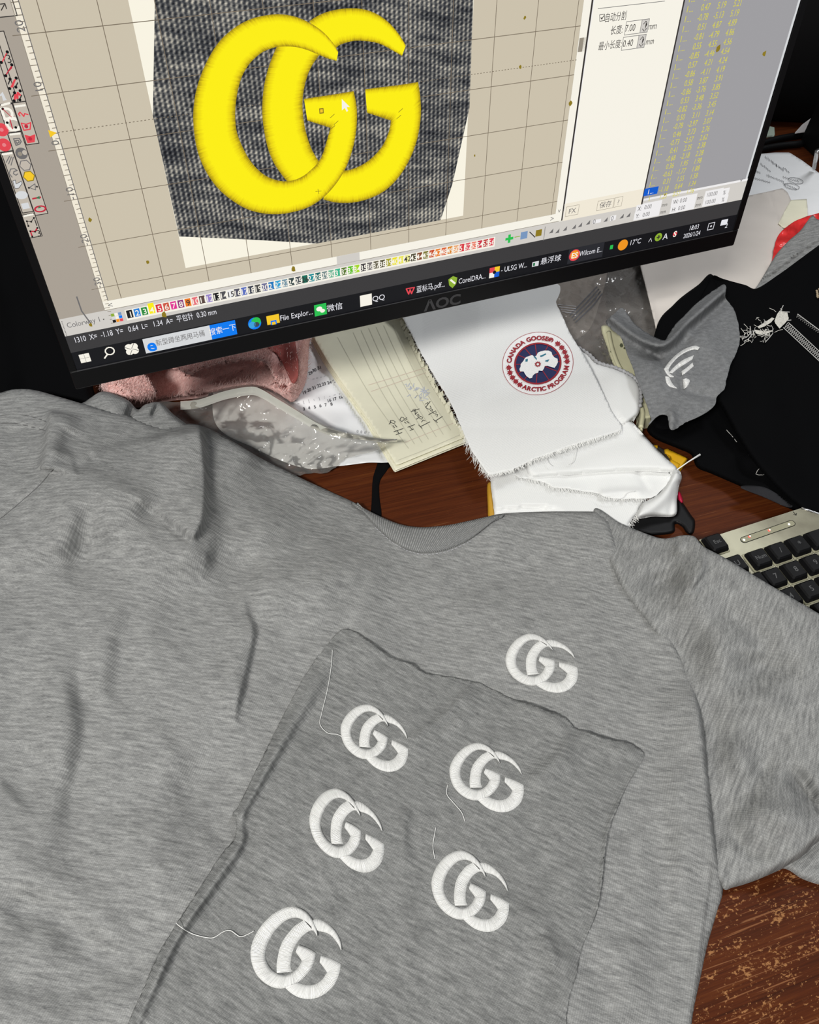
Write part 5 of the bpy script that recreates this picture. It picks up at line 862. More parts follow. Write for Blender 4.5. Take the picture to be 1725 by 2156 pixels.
# papers at the back
wp = thing('note_sheet', 'white sheet with faint handwriting lying behind the paper envelope', 'paper')
zwp = lambda x, y, d=None: .012 + .002 * vnoise(x / 40, y / 40, 101)
sheet('paper', [(1480, 350), (1560, 345), (1600, 324), (1632, 321), (1663, 321), (1690, 338), (1725, 364), (1790, 400), (1800, 470), (1700, 470), (1500, 450)], zwp, 5, 'white_paper', wp, thick=.0008, sharp=True)
b = MB()
def scribble(a, c, amp, n):
    q = []
    for k in range(n): t_ = k / (n - 1); q.append((a[0] + (c[0] - a[0]) * t_ + random.uniform(-1, 1), a[1] + (c[1] - a[1]) * t_ + (amp if k % 2 else -amp) * random.uniform(.3, 1)))
    ribbon(q, .9, zwp, b, 'print_grey', .0012)
for a, c, am, n in (((1612, 330), (1650, 358), 3, 26), ((1650, 353), (1662, 362), 2, 8), ((1602, 344), (1622, 360), 2, 12), ((1592, 360), (1602, 364), 2, 8), ((1615, 368), (1650, 382), 2.5, 22), ((1590, 375), (1622, 384), 2, 16), ((1650, 372), (1682, 382), 2.5, 16), ((1650, 386), (1678, 398), 2.5, 16)): scribble(a, c, am, n)
for cx_, cy_ in ((1676, 380), (1668, 392)): ribbon([(cx_ + 16 * math.cos(k * .5), cy_ + 6 * math.sin(k * .5) + 3 * math.cos(k * .5)) for k in range(14)], .8, zwp, b, 'print_grey', .0012)
tag(b.build('handwriting', wp), kind='stuff')
env = thing('paper_envelope', 'creased cream paper envelope half hidden by the monitor and the black garment', 'envelope')
EV = [Stroke([(1619, 403), (1630, 440), (1645, 486)], 3, 4, 26), Stroke([(1576, 412), (1610, 430), (1626, 442)], -3, 14), Stroke([(1385, 630), (1430, 622), (1470, 618)], 2.5, 8, 16), Stroke([(1350, 560), (1366, 620), (1382, 688)], 2, 6), Stroke([(1480, 500), (1540, 540), (1600, 560)], 3, 50)]
zen = lambda x, y, d=None: (24 + sum(s(x, y) for s in EV) + 5 * vnoise(x / 60, y / 60, 111)) / 1000
sheet('paper', [(1330, 500), (1349, 558), (1360, 600), (1372, 650), (1382.5, 692), (1400, 684), (1418, 675), (1440, 668), (1480, 650), (1540, 640), (1594, 612), (1640, 570), (1660, 490), (1700, 450), (1701, 436), (1699, 419), (1666, 421), (1659, 405), (1648, 396), (1619, 403), (1576, 412), (1480, 430), (1380, 470)], zen, 5, 'wrap_paper', env, thick=.0012, sharp=True)
sheet('torn_flap', [(1666, 421), (1699, 419), (1701, 440), (1702, 470), (1650, 480), (1640, 470), (1655, 440)], lambda x, y, d: zen(x, y) + .002, 4, 'cream_paper', env, thick=.0005, sharp=True)
rd = thing('red_pouch', 'glossy red plastic pouch between the envelope and the grey offcut', 'pouch')
zrd = lambda x, y, d=None: (27 + 6 * np.abs(vnoise(x / 22, y / 22, 121)) + 4 * np.abs(vnoise(x / 9, y / 9, 122))) / 1000
sheet('film', [(1624, 572), (1628, 540), (1634, 508), (1645, 488), (1670, 468), (1690, 459), (1708, 453), (1760, 444), (1780, 480), (1740, 540), (1660, 600)], zrd, 3, 'red_plastic', rd, smooth=True, skirt=.02)
gs = sheet('grey_offcut', [(1585, 616), (1596, 600), (1612, 574), (1634, 537), (1660, 508), (1685, 486), (1700, 466), (1711, 453), (1718, 459), (1726, 463), (1790, 480), (1800, 475), (1727, 524), (1680, 558), (1640, 587), (1600, 616)], lambda x, y, d: round_edge(.039 + .002 * vnoise(x / 20, y / 20, 3), d, 5, .036), 4, 'grey_jersey', None, skirt=.028, uvrot=.5); tag(gs, 'grey jersey offcut tucked between the red pouch and the black garment', 'fabric')

blk2 = thing('black_lining_cloth', 'limp black cloth lying on the desk behind the yellow cutter', 'fabric')
B2 = [Stroke([(1520, 860), (1570, 925), (1620, 985)], 5, 14, 30), Stroke([(1490, 880), (1540, 950), (1590, 1010)], -4, 20), Stroke([(1420, 930), (1480, 930), (1540, 960)], 5, 30), Stroke([(1560, 1030), (1610, 1025), (1660, 1050)], 4, 20)]
zb2 = lambda x, y, d: round_edge((14 + sum(s(x, y) for s in B2) + 5 * vnoise(x / 50, y / 50, 131)) / 1000, d, 8)
sheet('cloth', [(1368, 892), (1366, 912), (1384, 926), (1410, 937), (1432, 946), (1456, 958), (1468, 984), (1500, 998), (1560, 1024), (1610, 1046), (1656, 1068), (1700, 1080), (1760, 1060), (1760, 900), (1600, 820), (1480, 790), (1425, 815)], zb2, 5, 'black_cloth', blk2, skirt=.0005)
sheet('lining', [(1560, 1026), (1580, 1022), (1610, 1026), (1640, 1042), (1668, 1064), (1656, 1067), (1610, 1047)], lambda x, y, d: zb2(x, y, d + 12) + .0015, 4, 'black_lining', blk2, thick=.0005)
b = MB()
for q in ([(1530, 905), (1545, 922), (1560, 942)], [(1570, 952), (1578, 958)], [(1600, 985), (1592, 998), (1606, 1000), (1614, 996)]): ribbon(q, 1.3, lambda x, y: zb2(x, y, np.full(np.shape(x), 50.)), b, 'stitch_grey', .0006)
tag(b.build('loose_stitches', blk2), kind='stuff')
blk = thing('black_garment', 'black cotton garment with frayed white stitching heaped at the right', 'garment')
B1 = [Stroke([(1495, 600), (1520, 720), (1520, 800)], -4, 40), Stroke([(1560, 640), (1590, 780), (1600, 900)], 6, 60), Stroke([(1520, 850), (1560, 925), (1620, 1000), (1690, 1074)], 7, 30, 10), Stroke([(1640, 780), (1680, 880), (1700, 1000)], -5, 40), Stroke([(1600, 605), (1660, 565), (1725, 518)], 4, 6, 20)]
zb1 = lambda x, y, d=None: round_edge((27 + 10 * np.clip((700 - y) / 150, 0, 1.2) - 12 * np.clip((y - 850) / 250, 0, 1) + sum(s(x, y) for s in B1) + 4 * vnoise(x / 70, y / 70, 141)) / 1000, np.full(np.shape(x), 50.) if d is None else d, 9, np.where(np.asarray(y) < 640, .036, .018))
sheet('cloth', [(1502, 580), (1520, 586), (1540, 592), (1570, 600), (1594, 607), (1640, 578), (1680, 549), (1725, 516), (1800, 465), (1850, 600), (1850, 1180), (1740, 1130), (1712, 1098), (1690, 1072), (1640, 1030), (1590, 975), (1550, 915), (1525, 868), (1505, 835), (1470, 760), (1452, 700), (1470, 640), (1490, 600)], zb1, 5, 'black_cloth', blk, skirt=.012)
sheet('cloth', [(1380, 700), (1420, 640), (1470, 600), (1500, 578), (1520, 640), (1530, 760), (1500, 850), (1420, 900), (1370, 880)], lambda x, y, d: round_edge(.020 + .013 * np.clip((800 - y) / 90, 0, 1) + .003 * vnoise(x / 30, y / 30, 3), d, 10, .016 + .013 * np.clip((800 - y) / 90, 0, 1)), 5, 'black_cloth', blk, skirt=.001)
b = MB()
for (p_, q_, wd_, n_) in (((1655, 684), (1760, 782), 15, 62), ((1678, 664), (1770, 732), 7, 46)):
    p_, q_ = np.array(p_, float), np.array(q_, float); t_ = (q_ - p_) / np.linalg.norm(q_ - p_); nn = np.array([-t_[1], t_[0]])
    zz = [p_ + (q_ - p_) * k / n_ + nn * (wd_ / 2 if k % 2 else -wd_ / 2) * random.uniform(.85, 1.1) for k in range(n_)]; ribbon(zz, 1.0, zb1, b, 'stitch_grey', .0012, False); ribbon([p_ - nn * wd_ / 2, q_ - nn * wd_ / 2], 1.6, zb1, b, 'stitch_grey', .001, False)
    if wd_ > 10: ribbon([p_ + nn * wd_ / 2, q_ + nn * wd_ / 2], 1.6, zb1, b, 'stitch_grey', .001, False)
tag(b.build('zigzag_stitching', blk), kind='stuff')
def ch(l): return [(1540 + a / 9.324, 560 + c / 9.324) for a, c in l]
b = MB()
for l in ([(850, 1080), (900, 950), (950, 880), (1100, 900), (1130, 1040), (1050, 1130), (950, 1230), (870, 1130)], [(520, 1190), (700, 1080), (800, 1010), (850, 1030), (780, 1110), (650, 1190), (540, 1225)], [(460, 1250), (540, 1260), (640, 1290), (800, 1260), (820, 1280), (700, 1330), (560, 1350), (480, 1320)]):
    q = ch(l); tr = tessellate_polygon([[Vector((a, c, 0)) for a, c in q]]); q = np.array(q); P3 = px2w(q[:, 0], q[:, 1], zb1(q[:, 0], q[:, 1]) + .0022 + .001 * RNG.rand(len(q))); b.add(P3, [tuple(t_) for t_ in tr], 'thread_cream')
for k in range(80):
    a = np.array(random.choice([(1000, 1000), (650, 1150), (420, 1300), (650, 1310), (750, 1330), (300, 1420)]), float) + RNG.normal(0, 60, 2); d_ = RNG.normal(0, 70, 2) + [-30, 20]; ribbon(ch([a, a + d_ * .5 + RNG.normal(0, 20, 2), a + d_]), .9, zb1, b, 'thread_cream' if k % 3 else 'stitch_grey', .003)
for l in ([(950, 920), (1025, 770)], [(400, 1290), (300, 1400), (210, 1430)], [(420, 1330), (330, 1440), (250, 1480)], [(370, 1180), (390, 1300), (390, 1400)], [(820, 1320), (740, 1420), (665, 1500)], [(1050, 900), (1150, 905)], [(1100, 1070), (1180, 1060)]): ribbon(ch(l), 1.6, zb1, b, 'stitch_grey', .003)
tag(b.build('frayed_patch', blk), kind='stuff')
b = MB()
for k in range(14): x, y = 1719 + random.random() * 14, 600 + random.random() * 26; v, f = tube_vf(px2w(np.array([x, x + 2]), np.array([y, y + 3]), zb1(np.array([x, x]), np.array([y, y])) + .002), .0011, 6); b.add(v, f, 'bead_gold')
tag(b.build('bead_trim', blk), kind='stuff')

# cream plastic case under the grey scrap
case = thing('plastic_case', 'cream yellow plastic case under the grey jersey scrap', 'case')
zcs = lambda z: (lambda x, y, d: round_edge(np.full(np.shape(x), z), d, 5, z - .004))
sheet('body', [(1266, 692), (1273, 684), (1284, 688), (1312, 706), (1380, 720), (1400, 800), (1390, 870), (1368, 881), (1357, 884), (1354, 906), (1345, 899), (1346, 860), (1330, 820), (1310, 790), (1291, 765), (1278, 728)], zcs(.018), 3, 'cream_plastic', case, skirt=.001)
p = catmull([(1282, 700), (1288, 730), (1300, 765), (1316, 792), (1338, 830), (1352, 862), (1353, 880), (1350, 900)], 4); v, f = tube_vf(px2w(p[:, 0], p[:, 1], np.full(len(p), .0182)), .0024, 8); new_mesh('rim', v, f, 'cream_plastic', case, True)
b = MB()
for x, y, r in ((1309, 727, 4), (1287, 740, 2), (1315, 733, 2), (1286, 758, 2)): q = np.array([(x + r * math.cos(k), y + r * 1.2 * math.sin(k)) for k in range(6)]); b.add(px2w(q[:, 0], q[:, 1], np.full(6, .0183)), [tuple(range(6))[::-1]], 'plastic_soil')
tag(b.build('grime', case), kind='stuff')
# grey scrap showing the back of a monogram
scrap = thing('jersey_scrap', 'curled grey jersey scrap showing the back of a white monogram, on black cloth', 'fabric')
G = lambda l: sc(1260, 580, 5.39, l)
ROLL = G([(150, 480), (300, 600), (450, 700), (600, 770), (740, 785), (860, 700), (980, 560), (1150, 410), (1300, 280), (1430, 170)])
GF = [Stroke(ROLL, 16, 11, 10), Stroke(G([(560, 880), (700, 920), (850, 880), (980, 760)]), -6, 14), Stroke(G([(640, 900), (700, 940), (740, 1000)]), -5, 7), Stroke(G([(980, 1300), (1100, 1340), (1300, 1390)]), -4, 12, 8), Stroke(G([(940, 1040), (945, 1150), (955, 1290)]), -2.5, 4, 8), Stroke(G([(600, 1000), (700, 1250), (820, 1500)]), 3, 20, 26), Stroke(G([(830, 1560), (850, 1640), (830, 1720)]), 5, 9), Stroke(G([(1200, 700), (1300, 850), (1450, 1000)]), 3, 26), Stroke(G([(1100, 620), (1200, 520), (1420, 300)]), -4, 8, 9)]
zg = lambda x, y, d=None: (38 + sum(s(x, y) for s in GF) + 2.5 * vnoise(x / 40, y / 40, 151)) / 1000
sheet('cloth', [(1276, 678), (1292, 662), (1309, 648), (1321, 661), (1334, 678), (1348, 691), (1364, 702), (1382, 711), (1399, 717), (1407, 707), (1414, 695), (1424, 681), (1436, 669), (1470, 636), (1495, 617), (1520, 600), (1529, 604), (1528, 626), (1536, 638), (1546, 652), (1551, 667), (1555, 682), (1558, 705), (1557, 725), (1549, 747), (1538, 769), (1534, 787), (1529, 803), (1526, 819), (1510, 834), (1506, 851), (1496, 862), (1483, 871), (1463, 880), (1445, 888), (1432, 897), (1421, 905), (1412, 903), (1408, 890), (1406, 877), (1393, 872), (1380, 880), (1371, 890), (1365, 894), (1371, 884), (1368, 868), (1360, 845), (1350, 818), (1340, 793), (1330, 765), (1321, 743), (1315, 725), (1306, 708), (1290, 694)], lambda x, y, d: zg(x, y), 3, 'grey_fleece_back', scrap, thick=.0010, rough=1.5)
V, Q, T, bs = [], [], [], 0
for o_, i_ in (([(745, 1065), (800, 985), (890, 895), (990, 830), (1090, 798), (1155, 815)], [(795, 1075), (832, 1010), (905, 930), (1000, 868), (1080, 842), (1128, 848)]), ([(805, 1100), (870, 1030), (960, 960), (1085, 905)], [(840, 1112), (900, 1062), (990, 1002), (1070, 952)]), ([(745, 1060), (772, 1112), (812, 1152), (858, 1156)], [(792, 1050), (806, 1090), (830, 1125), (858, 1142)]), ([(760, 1145), (772, 1212), (812, 1262), (898, 1286)], [(804, 1150), (822, 1192), (852, 1240), (888, 1270)]), ([(945, 1085), (1000, 1048), (1070, 988)], [(952, 1135), (1010, 1092), (1084, 1030)]), ([(958, 1180), (965, 1230), (972, 1292)], [(1000, 1165), (1040, 1195), (1012, 1262)])):
    p, uv, fc = strip_mesh(G(o_), G(i_), 8, 5); pr_ = np.sqrt(np.clip(1 - (2 * uv[:, 1] - 1) ** 2, 0, 1)); V += list(px2w(p[:, 0], p[:, 1], zg(p[:, 0], p[:, 1]) + .0001 + .001 * pr_)); T += list(uv * [.05, 1]); Q += [tuple(k + bs for k in q[::-1]) for q in fc]; bs += len(p)
new_mesh('monogram_back', V, Q, 'white_satin_stitch', scrap, True, uv=T)
# yellow cutter, needle, scissors
cut = thing('snap_cutter', 'yellow plastic cutter poking out from under the folded white fabric', 'cutter')
C = lambda l: sc(1330, 900, 4.367, l)
sheet('handle', C([(300, 205), (330, 192), (420, 235), (520, 282), (480, 340), (440, 392), (400, 390), (340, 330), (365, 290), (355, 265), (305, 240)]), lambda x, y, d: round_edge(np.full(x.shape, .010), d, 4, .007), 2, 'yellow_plastic', cut, skirt=.0005, sharp=True)
sheet('slider', C([(365, 290), (450, 335), (430, 385), (400, 390), (345, 325)]), lambda x, y, d: round_edge(np.full(x.shape, .0125), d, 3, .0095), 2, 'yellow_plastic', cut, skirt=.008, sharp=True)
sheet('blade_holder', C([(200, 150), (240, 170), (310, 210), (320, 250), (350, 290), (330, 330), (240, 250)]), lambda x, y, d: np.full(x.shape, .007), 3, 'dark_hollow', cut, skirt=.0005, sharp=True)
sheet('blade_holder', C([(205, 160), (240, 165), (240, 185), (215, 190)]), lambda x, y, d: np.full(x.shape, .008), 2, 'yellow_plastic', cut, skirt=.0005, sharp=True)
q = np.array(C([(420, 388), (520, 318), (630, 250)])); v, f = tube_vf(px2w(q[:, 0], q[:, 1], np.array([.026, .027, .028])), [.0006, .0006, .0011], 6); nd = new_mesh('needle', v, f, 'white_thread', None, True); tag(nd, 'thin pale needle sticking out beside the yellow cutter', 'needle')
sci = thing('scissors', 'black handled scissors half hidden between the shirt and white fabric', 'scissors')
sheet('handle', C([(-20, 830), (60, 815), (250, 800), (405, 800), (425, 665), (470, 690), (545, 800), (585, 862), (575, 960), (540, 985), (500, 960), (470, 915), (400, 880), (395, 960), (300, 985), (150, 985), (0, 930)]), lambda x, y, d: round_edge(np.full(x.shape, .005), d, 6), 3, 'black_plastic', sci, skirt=.0005)
sheet('grip_insert', C([(425, 600), (445, 590), (470, 650), (475, 692), (450, 690), (428, 660)]), lambda x, y, d: round_edge(np.full(x.shape, .006), d, 3), 2, 'crimson_plastic', sci, skirt=.0005)

# ------------------------------------------------------------------ keyboard
kb = thing('keyboard', 'worn silver metal keyboard with black square keys beside the T-shirt sleeve', 'keyboard')
KN = W @ np.array([0.04294637, -0.61416175, -0.78801075]); KP = .0195
s_ = 5.308; KPX = [(0, 0, 1080, 645), (1, 0, 1295, 570), (2, 0, 1510, 500), (0, 1, 1240, 855), (1, 1, 1460, 780), (2, 1, 1690, 700), (0, 2, 1410, 1080), (1, 2, 1650, 1000)]
Rk = np.array([W @ np.array([(1400 + a / s_ - CX) / F, (1050 + c / s_ - CY) / F, 1.0]) for _, _, a, c in KPX]); Rk = Rk / (-(Rk @ KN))[:, None] * (KP / .03693)
Ak = np.array([[i, j, 1] for i, j, _, _ in KPX], float); sol = np.linalg.lstsq(Ak, Rk, rcond=None)[0]; KX, KY, KO = sol[0], sol[1], sol[2] + np.array([0, 0, CAMH])
KX = KX / np.linalg.norm(KX) * KP; KY = KY - KX * (KX @ KY) / (KX @ KX); KY = KY / np.linalg.norm(KY) * KP; KZ = np.cross(KY, KX); KZ /= np.linalg.norm(KZ)
if KZ[2] < 0: KZ = -KZ
def kpos(i, j, h=0.0): return KO + KX * i + KY * j + KZ * h     # h = 0 is the level of the key tops
def kgrid(px_, py_, h=0.0):
    r = W @ np.array([(px_ - CX) / F, (py_ - CY) / F, 1.0]); o = np.array([0, 0, CAMH]); t_ = ((KO + KZ * h - o) @ KZ) / (r @ KZ); q = o + r * t_ - KO; return (q @ KX) / KP ** 2, (q @ KY) / KP ** 2
PT = -.0065                                        # plate level under the key tops
g0 = kgrid(1512, 1132, PT); g1 = kgrid(1682, 1066, PT); jt = (g0[1] + g1[1]) / 2; iR = g1[0] + .25
PL0 = [(-2.75, jt), (iR - .25, jt), (iR, jt + .2), (iR + .9, jt + 1.1), (iR + .9, 4.3), (-.6, 4.3), (-2.75, 1.9)]
top_ = [kpos(i, j, PT) for i, j in PL0]; bot_ = [p - KZ * .009 for p in top_]; n = len(PL0)
new_mesh('plate', top_ + bot_, [tuple(range(n)), tuple(range(n, 2 * n))[::-1]] + [(i, n + i, n + (i + 1) % n, (i + 1) % n) for i in range(n)], 'keyboard_metal', kb)
for fi, fj in ((-2.2, jt + .5), (iR - .6, jt + .5), (-.2, 3.9), (iR + .5, 3.9)):
    q = kpos(fi, fj, PT - .0085); v, f = tube_vf([np.array([q[0], q[1], .0002]), q], .004, 10); new_mesh('foot', v, f, 'key_black', kb)
v, f = tube_vf([kpos(iR - .2, jt, PT), kpos(iR, jt + .2, PT), kpos(iR + .9, jt + 1.1, PT), kpos(iR + .9, 4.3, PT)], .0012, 6); new_mesh('edge_trim', v, f, 'steel', kb, True)
def key(i, j, leg, wd=1.0, hg=1.0):
    o = kpos(i - .44 * wd - (wd - 1) * .0, j + .44 * hg, -.0062); v, f = box_vf(o, KX * .88 * wd, -KY * .88 * hg, KZ * .0062, .0012, .86); k_ = new_mesh('key', v, f, 'key_black', kb)
    v, f = box_vf(kpos(i - .48 * wd, j + .48 * hg, PT - .0005), KX * .96 * wd, -KY * .96 * hg, KZ * .0016, .0006); new_mesh('key_well', v, f, 'key_skirt', k_)
    if leg:
        tv, tf = text_vf(leg, .01); w_ = tv[:, 0].max(); q = (tv - [w_ / 2, .36]) * (.26 if len(leg) > 1 else .34); new_mesh('legend', [kpos(i + a, j - c, .00012) for a, c in q], tf, 'key_legend', k_)
EI, EJ = kgrid(1510, 1139.5); AI, AJ = kgrid(1552.6, 1184.7); BI, BJ = kgrid(1474, 1134.8 + 14)
for i, j, l in ((0, 0, 'Num'), (1, 0, '/'), (2, 0, '*'), (3, 0, '-'), (0, 1, '7'), (1, 1, '8'), (2, 1, '9'), (0, 2, '4'), (1, 2, '5'), (2, 2, '6'), (0, 3, '1'), (1, 3, '2'), (2, 3, '3'), (EI, EJ, 'Esc'), (AI, AJ, 'U'), (EI - 1.02, EJ + .06, 'F1'), (AI - 1.0, AJ + .02, 'Y'), (AI + .3, AJ + 1.02, 'J'), (AI - .7, AJ + 1.02, 'H')): key(i, j, l)
key(3, 1.5, '+', 1, 2)
# indicator window with lamps; white glowing dots paint the glints on them
la, lb = kgrid(1400 + 885 / s_, 1050 + 462 / s_, PT), kgrid(1400 + 1420 / s_, 1050 + 275 / s_, PT); dq = np.array(lb) - la; dl = dq / np.linalg.norm(dq); dn_ = np.array([-dl[1], dl[0]]); rr = .14
path = [np.array(lb) + rr * (dl * math.cos(t_) + dn_ * math.sin(t_)) for t_ in np.linspace(-1.57, 1.57, 8)] + [np.array(la) + rr * (-dl * math.cos(t_) - dn_ * math.sin(t_)) for t_ in np.linspace(-1.57, 1.57, 8)]
new_mesh('indicator_window', [kpos(*q, PT + .0003) for q in path], [tuple(range(len(path)))], 'led_window', kb); v, f = tube_vf([kpos(*q, PT + .0003) for q in path + path[:1]], .00025, 5); new_mesh('window_rim', v, f, 'key_black', kb)
for a, c, m in ((945, 428, 'led_red'), (1165, 358, 'led_red'), (1388, 288, 'led_glint'), (885, 462, 'led_glint')):
    gi = kgrid(1400 + a / s_, 1050 + c / s_, PT); v, f = tube_vf([kpos(*gi, PT), kpos(*gi, PT + .0007)], [.0011, .0008], 10); new_mesh('lamp_and_glint', v, f, m, kb, True)
    if m == 'led_red': v, f = tube_vf([kpos(gi[0] + .03, gi[1] - .01, PT), kpos(gi[0] + .03, gi[1] - .01, PT + .0011)], [.0007, .0005], 8); new_mesh('lamp_and_glint', v, f, 'led_glint', kb, True)
tv, tf = text_vf('\u2193'); gi = kgrid(1672, 1083, PT); new_mesh('power_mark', [kpos(gi[0] + (a - .2) * .3, gi[1] - (c - .3) * .3, PT + .0002) for a, c in tv], tf, 'key_black', kb)

# ------------------------------------------------------------------ dark things around the monitor
jk = thing('black_jacket', 'black jacket heaped on the desk to the left of the monitor', 'garment')
zj = lambda x, y, d: round_edge((34 + 12 * np.clip((620 - y) / 200, 0, 1) + 8 * vnoise(x / 70, y / 70, 161) + Stroke([(60, 500), (90, 640), (150, 780)], 7, 30)(x, y) + Stroke([(0, 560), (40, 700), (60, 830)], -6, 30)(x, y)) / 1000, d, 20)
sheet('cloth', [(-140, 380), (60, 360), (150, 480), (178, 640), (190, 760), (196, 815), (205, 850), (190, 862), (120, 850), (-60, 850), (-150, 800)], zj, 7, 'black_cloth', jk, skirt=.001)
def blob_box(name, label, cat, cpos, sx, sy, sz, rz, mat, seed=1):
    n1, n2 = 28, 20; V, Q = [], []; c, s = math.cos(rz), math.sin(rz)
    for i in range(n2 + 1):
        th = math.pi * i / n2
        for j in range(n1):
            ph = 2 * math.pi * j / n1; e = .32; f_ = lambda t_: math.copysign(abs(t_) ** e, t_); x, y, z = sx * f_(math.cos(ph)) * f_(math.sin(th)), sy * f_(math.sin(ph)) * f_(math.sin(th)), sz * f_(math.cos(th))
            k = 1 + .07 * float(vnoise(np.array(j * .5), np.array(i * .6), seed)); V.append((cpos[0] + (x * c - y * s) * k, cpos[1] + (x * s + y * c) * k, cpos[2] + sz + z))
    for i in range(n2):
        for j in range(n1): Q.append((i * n1 + j, (i + 1) * n1 + j, (i + 1) * n1 + (j + 1) % n1, i * n1 + (j + 1) % n1))
    o = new_mesh(name, V, Q, mat, None, True); return tag(o, label, cat)
bag = blob_box('black_bag', 'tall soft black bag standing at the back of the desk behind the monitor', 'bag', (0.66, 1.36, 0.0), .34, .07, .24, -.05, 'shell_black', 3)
b2 = thing('desk_stand', 'dark slim desk stand with a thin metal pin right of the back papers', 'stand')
c1 = px2w(1722, 352, .0); v, f = box_vf(c1 + [0.014, -.02, 0], (.10, .02, 0), (-.02, .10, 0), (.01, 0, .14), .006); new_mesh('body', v, f, 'black_plastic', b2)
q = px2w(np.array([1716, 1722]), np.array([352, 318]), np.array([.02, .055])); v, f = tube_vf(q, .0035, 8); new_mesh('pin', v, f, 'steel', b2, True)
cb = [tag(new_mesh('power_cable', *tube_vf(px2w(q_[:, 0], q_[:, 1], np.full(len(q_), .006)), .005, 8), 'black_plastic', None, True), lb_, 'cable') for q_, lb_ in ((catmull([(1560, 316), (1608, 301), (1640, 292), (1675, 286), (1690, 284)], 6), 'black cable curving over the desk behind the note sheet, upper of two'), (catmull([(1560, 328), (1610, 313), (1650, 306), (1675, 304), (1690, 302)], 6), 'black cable lying straight behind the note sheet, lower of two'))]
ts = sheet('tissue', [(1672, 282), (1690, 262), (1712, 246), (1719, 243), (1712, 262), (1704, 277)], lambda x, y, d: .012 + .022 * np.clip((282 - y) / 40, 0, 1), 3, 'tissue', None, thick=.0006, sharp=True); tag(ts, 'crumpled white tissue corner leaning against the black bag', 'tissue')
mb = sheet('mint_box', [(1606, 286), (1612, 272), (1620, 265), (1631, 268), (1632, 283)], lambda x, y, d: np.full(x.shape, .004), 3, 'mint_plastic', None, skirt=.0005, sharp=True); tag(mb, 'small pale mint box beside the monitor edge in front of the black bag', 'box')

# ------------------------------------------------------------------ let the pile settle: nothing passes through what lies on it
from mathutils.bvhtree import BVHTree
CAMP = np.array([0, 0, CAMH]); OFF = [(0.0, 0.0)] + [(r * math.cos(k * math.pi / 4), r * math.sin(k * math.pi / 4)) for r in (.0025, .005) for k in range(8)]
def meshes_of(root, stuff=None):
    l = ([root] if root.type == 'MESH' else []) + [c for c in root.children_recursive if c.type == 'MESH']
    return [o for o in l if stuff is None or (o.get('kind') == 'stuff') == stuff]
def vget(o): a = np.empty(len(o.data.vertices) * 3, np.float32); o.data.vertices.foreach_get('co', a); return a.reshape(-1, 3).astype(float)
def vset(o, a): o.data.vertices.foreach_set('co', a.astype(np.float32).ravel()); o.data.update()
def tree_of(objs, skirts=True):
    V, P = [], []
    for o in objs:
        b = len(V); V += [tuple(q) for q in vget(o)]; sk = {} if skirts else SKIRT.get(o.name, {}); P += [tuple(b + i for i in p.vertices) for p in o.data.polygons if not any(i in sk for i in p.vertices)]
    return BVHTree.FromPolygons(V, P), np.array(V)
def slide(p, z): return CAMP + (p - CAMP) * ((z - CAMH) / (p[2] - CAMH))      # moved along its line of sight, so the outline in the picture stays
def press(upper, lower, gap=.0016, rounds=2, floor=.0003):                     # what lies below gives way under what lies on it
    t_, UV_ = tree_of(meshes_of(upper, False), False); lo, hi = UV_.min(0) - .012, UV_.max(0) + .012; up = Vector((0, 0, 1))
    for o in meshes_of(lower):
        a = vget(o)
        for _ in range(rounds):
            for i in np.where((a[:, :2] > lo[:2]).all(1) & (a[:, :2] < hi[:2]).all(1))[0]:
                lim = 1e9
                for dx, dy in OFF:
                    h = t_.ray_cast((a[i, 0] + dx, a[i, 1] + dy, -.05), up)[0]
                    if h is not None: lim = min(lim, h.z)
                if a[i, 2] > lim - gap: a[i] = slide(a[i], max(lim - gap, floor))
        vset(o, a)
def lift(upper, lower, gap=.0012, rounds=2, stuff=None, keep_rim=False):        # what lies on top is carried by what is under it
    t_, LV_ = tree_of(meshes_of(lower)); lo, hi = LV_.min(0) - .012, LV_.max(0) + .012; dn = Vector((0, 0, -1))
    for o in meshes_of(upper, stuff):
        a = vget(o); sk = SKIRT.get(o.name, {})
        for _ in range(rounds):
            for i in np.where((a[:, :2] > lo[:2]).all(1) & (a[:, :2] < hi[:2]).all(1))[0]:
                if i in sk: continue
                top = -1e9
                for dx, dy in OFF:
                    h = t_.ray_cast((a[i, 0] + dx, a[i, 1] + dy, .4), dn)[0]
                    if h is not None: top = max(top, h.z)
                if a[i, 2] < top + gap: a[i] = slide(a[i], top + gap)
        vset(o, a)
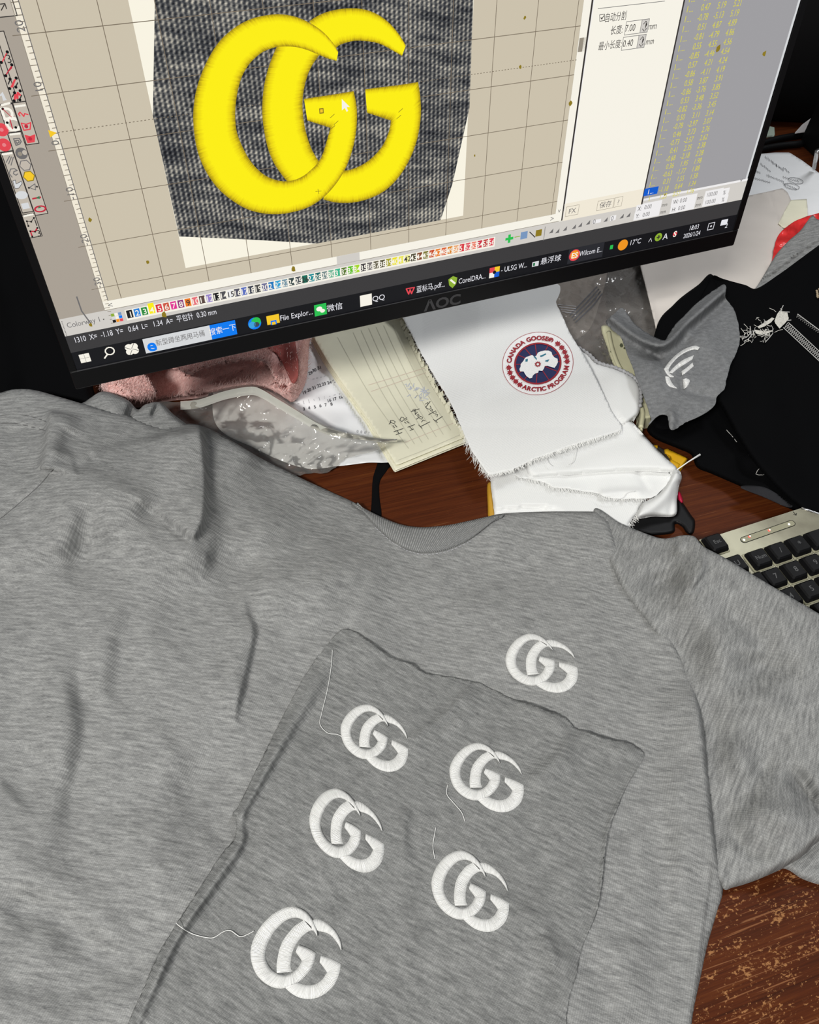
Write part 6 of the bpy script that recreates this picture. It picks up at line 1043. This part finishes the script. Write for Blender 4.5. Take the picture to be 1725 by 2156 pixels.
def hang(upper, lowers, gap=.0008):                                            # turned-down edges stop on what they hang over
    t_, _ = tree_of([m_ for l in lowers for m_ in meshes_of(l)]); dn = Vector((0, 0, -1))
    for o in meshes_of(upper, False):
        sk = SKIRT.get(o.name)
        if not sk: continue
        a = vget(o); cen = a[:, :2].mean(0)
        for b_, r_ in sk.items():
            top = -1e9
            for dx, dy in OFF:
                h = t_.ray_cast((a[r_, 0] + dx, a[r_, 1] + dy, a[r_, 2] + .03), dn)[0]
                if h is not None: top = max(top, h.z)
            a[b_, :2] = a[r_, :2]; a[b_, 2] = min(max(a[b_, 2], top + gap), a[r_, 2] - .0003)
        vset(o, a)
lift(shirt, kb, .0015); lift(blk, case); lift(fold, case); lift(fold, cut, .0009); lift(fold, sci, .0009); lift(fold, yh, .0009); lift(mail, st, .0006); lift(shirt, sci, .0009); lift(shirt, st, .0009); lift(shirt, yh, .0009)
press(shirt, zipb); press(shirt, plush); press(shirt, jk); press(shirt, fold); press(emb, fold); press(scrap, blk); press(kb, blk); press(kb, blk2)
press(zipb, plush); press(plush, jk); press(plush, mail); press(pad, plush); press(pad, mail); press(zipb, mail)
press(blk, gs); press(blk, blk2); press(blk, env); press(blk, smk); press(blk, rd); press(gs, rd); press(rd, env); press(gs, env); press(env, smk, rounds=4); press(blk, wp); press(gs, wp); press(rd, wp); press(env, wp); press(fold, smk); press(emb, smk); press(case, smk); press(case, blk2); press(pad, plush, .003)
lift(mail, st, .0006); lift(plush, mail, .0008); lift(pad, mail, .0008); lift(env, smk, .0014); lift(rd, env, .0008); lift(gs, env, .0008); lift(gs, rd, .0008); lift(blk, blk2, .0008); lift(blk, env, .0008); lift(blk, case, .0008); lift(blk, gs, .0008)
lift(fold, sci, .0007); lift(fold, yh, .0007); lift(fold, cut, .0007); lift(emb, fold, .0009); lift(shirt, jk, .0008); lift(shirt, fold, .0008)
hang(shirt, [zipb, plush, jk, fold, kb, sci, st, yh]); hang(fold, [case, smk, cut, sci, yh]); hang(blk, [gs, blk2, env, smk, rd, case]); hang(gs, [rd, env]); hang(rd, [env]); hang(plush, [jk, mail]); hang(case, [smk])
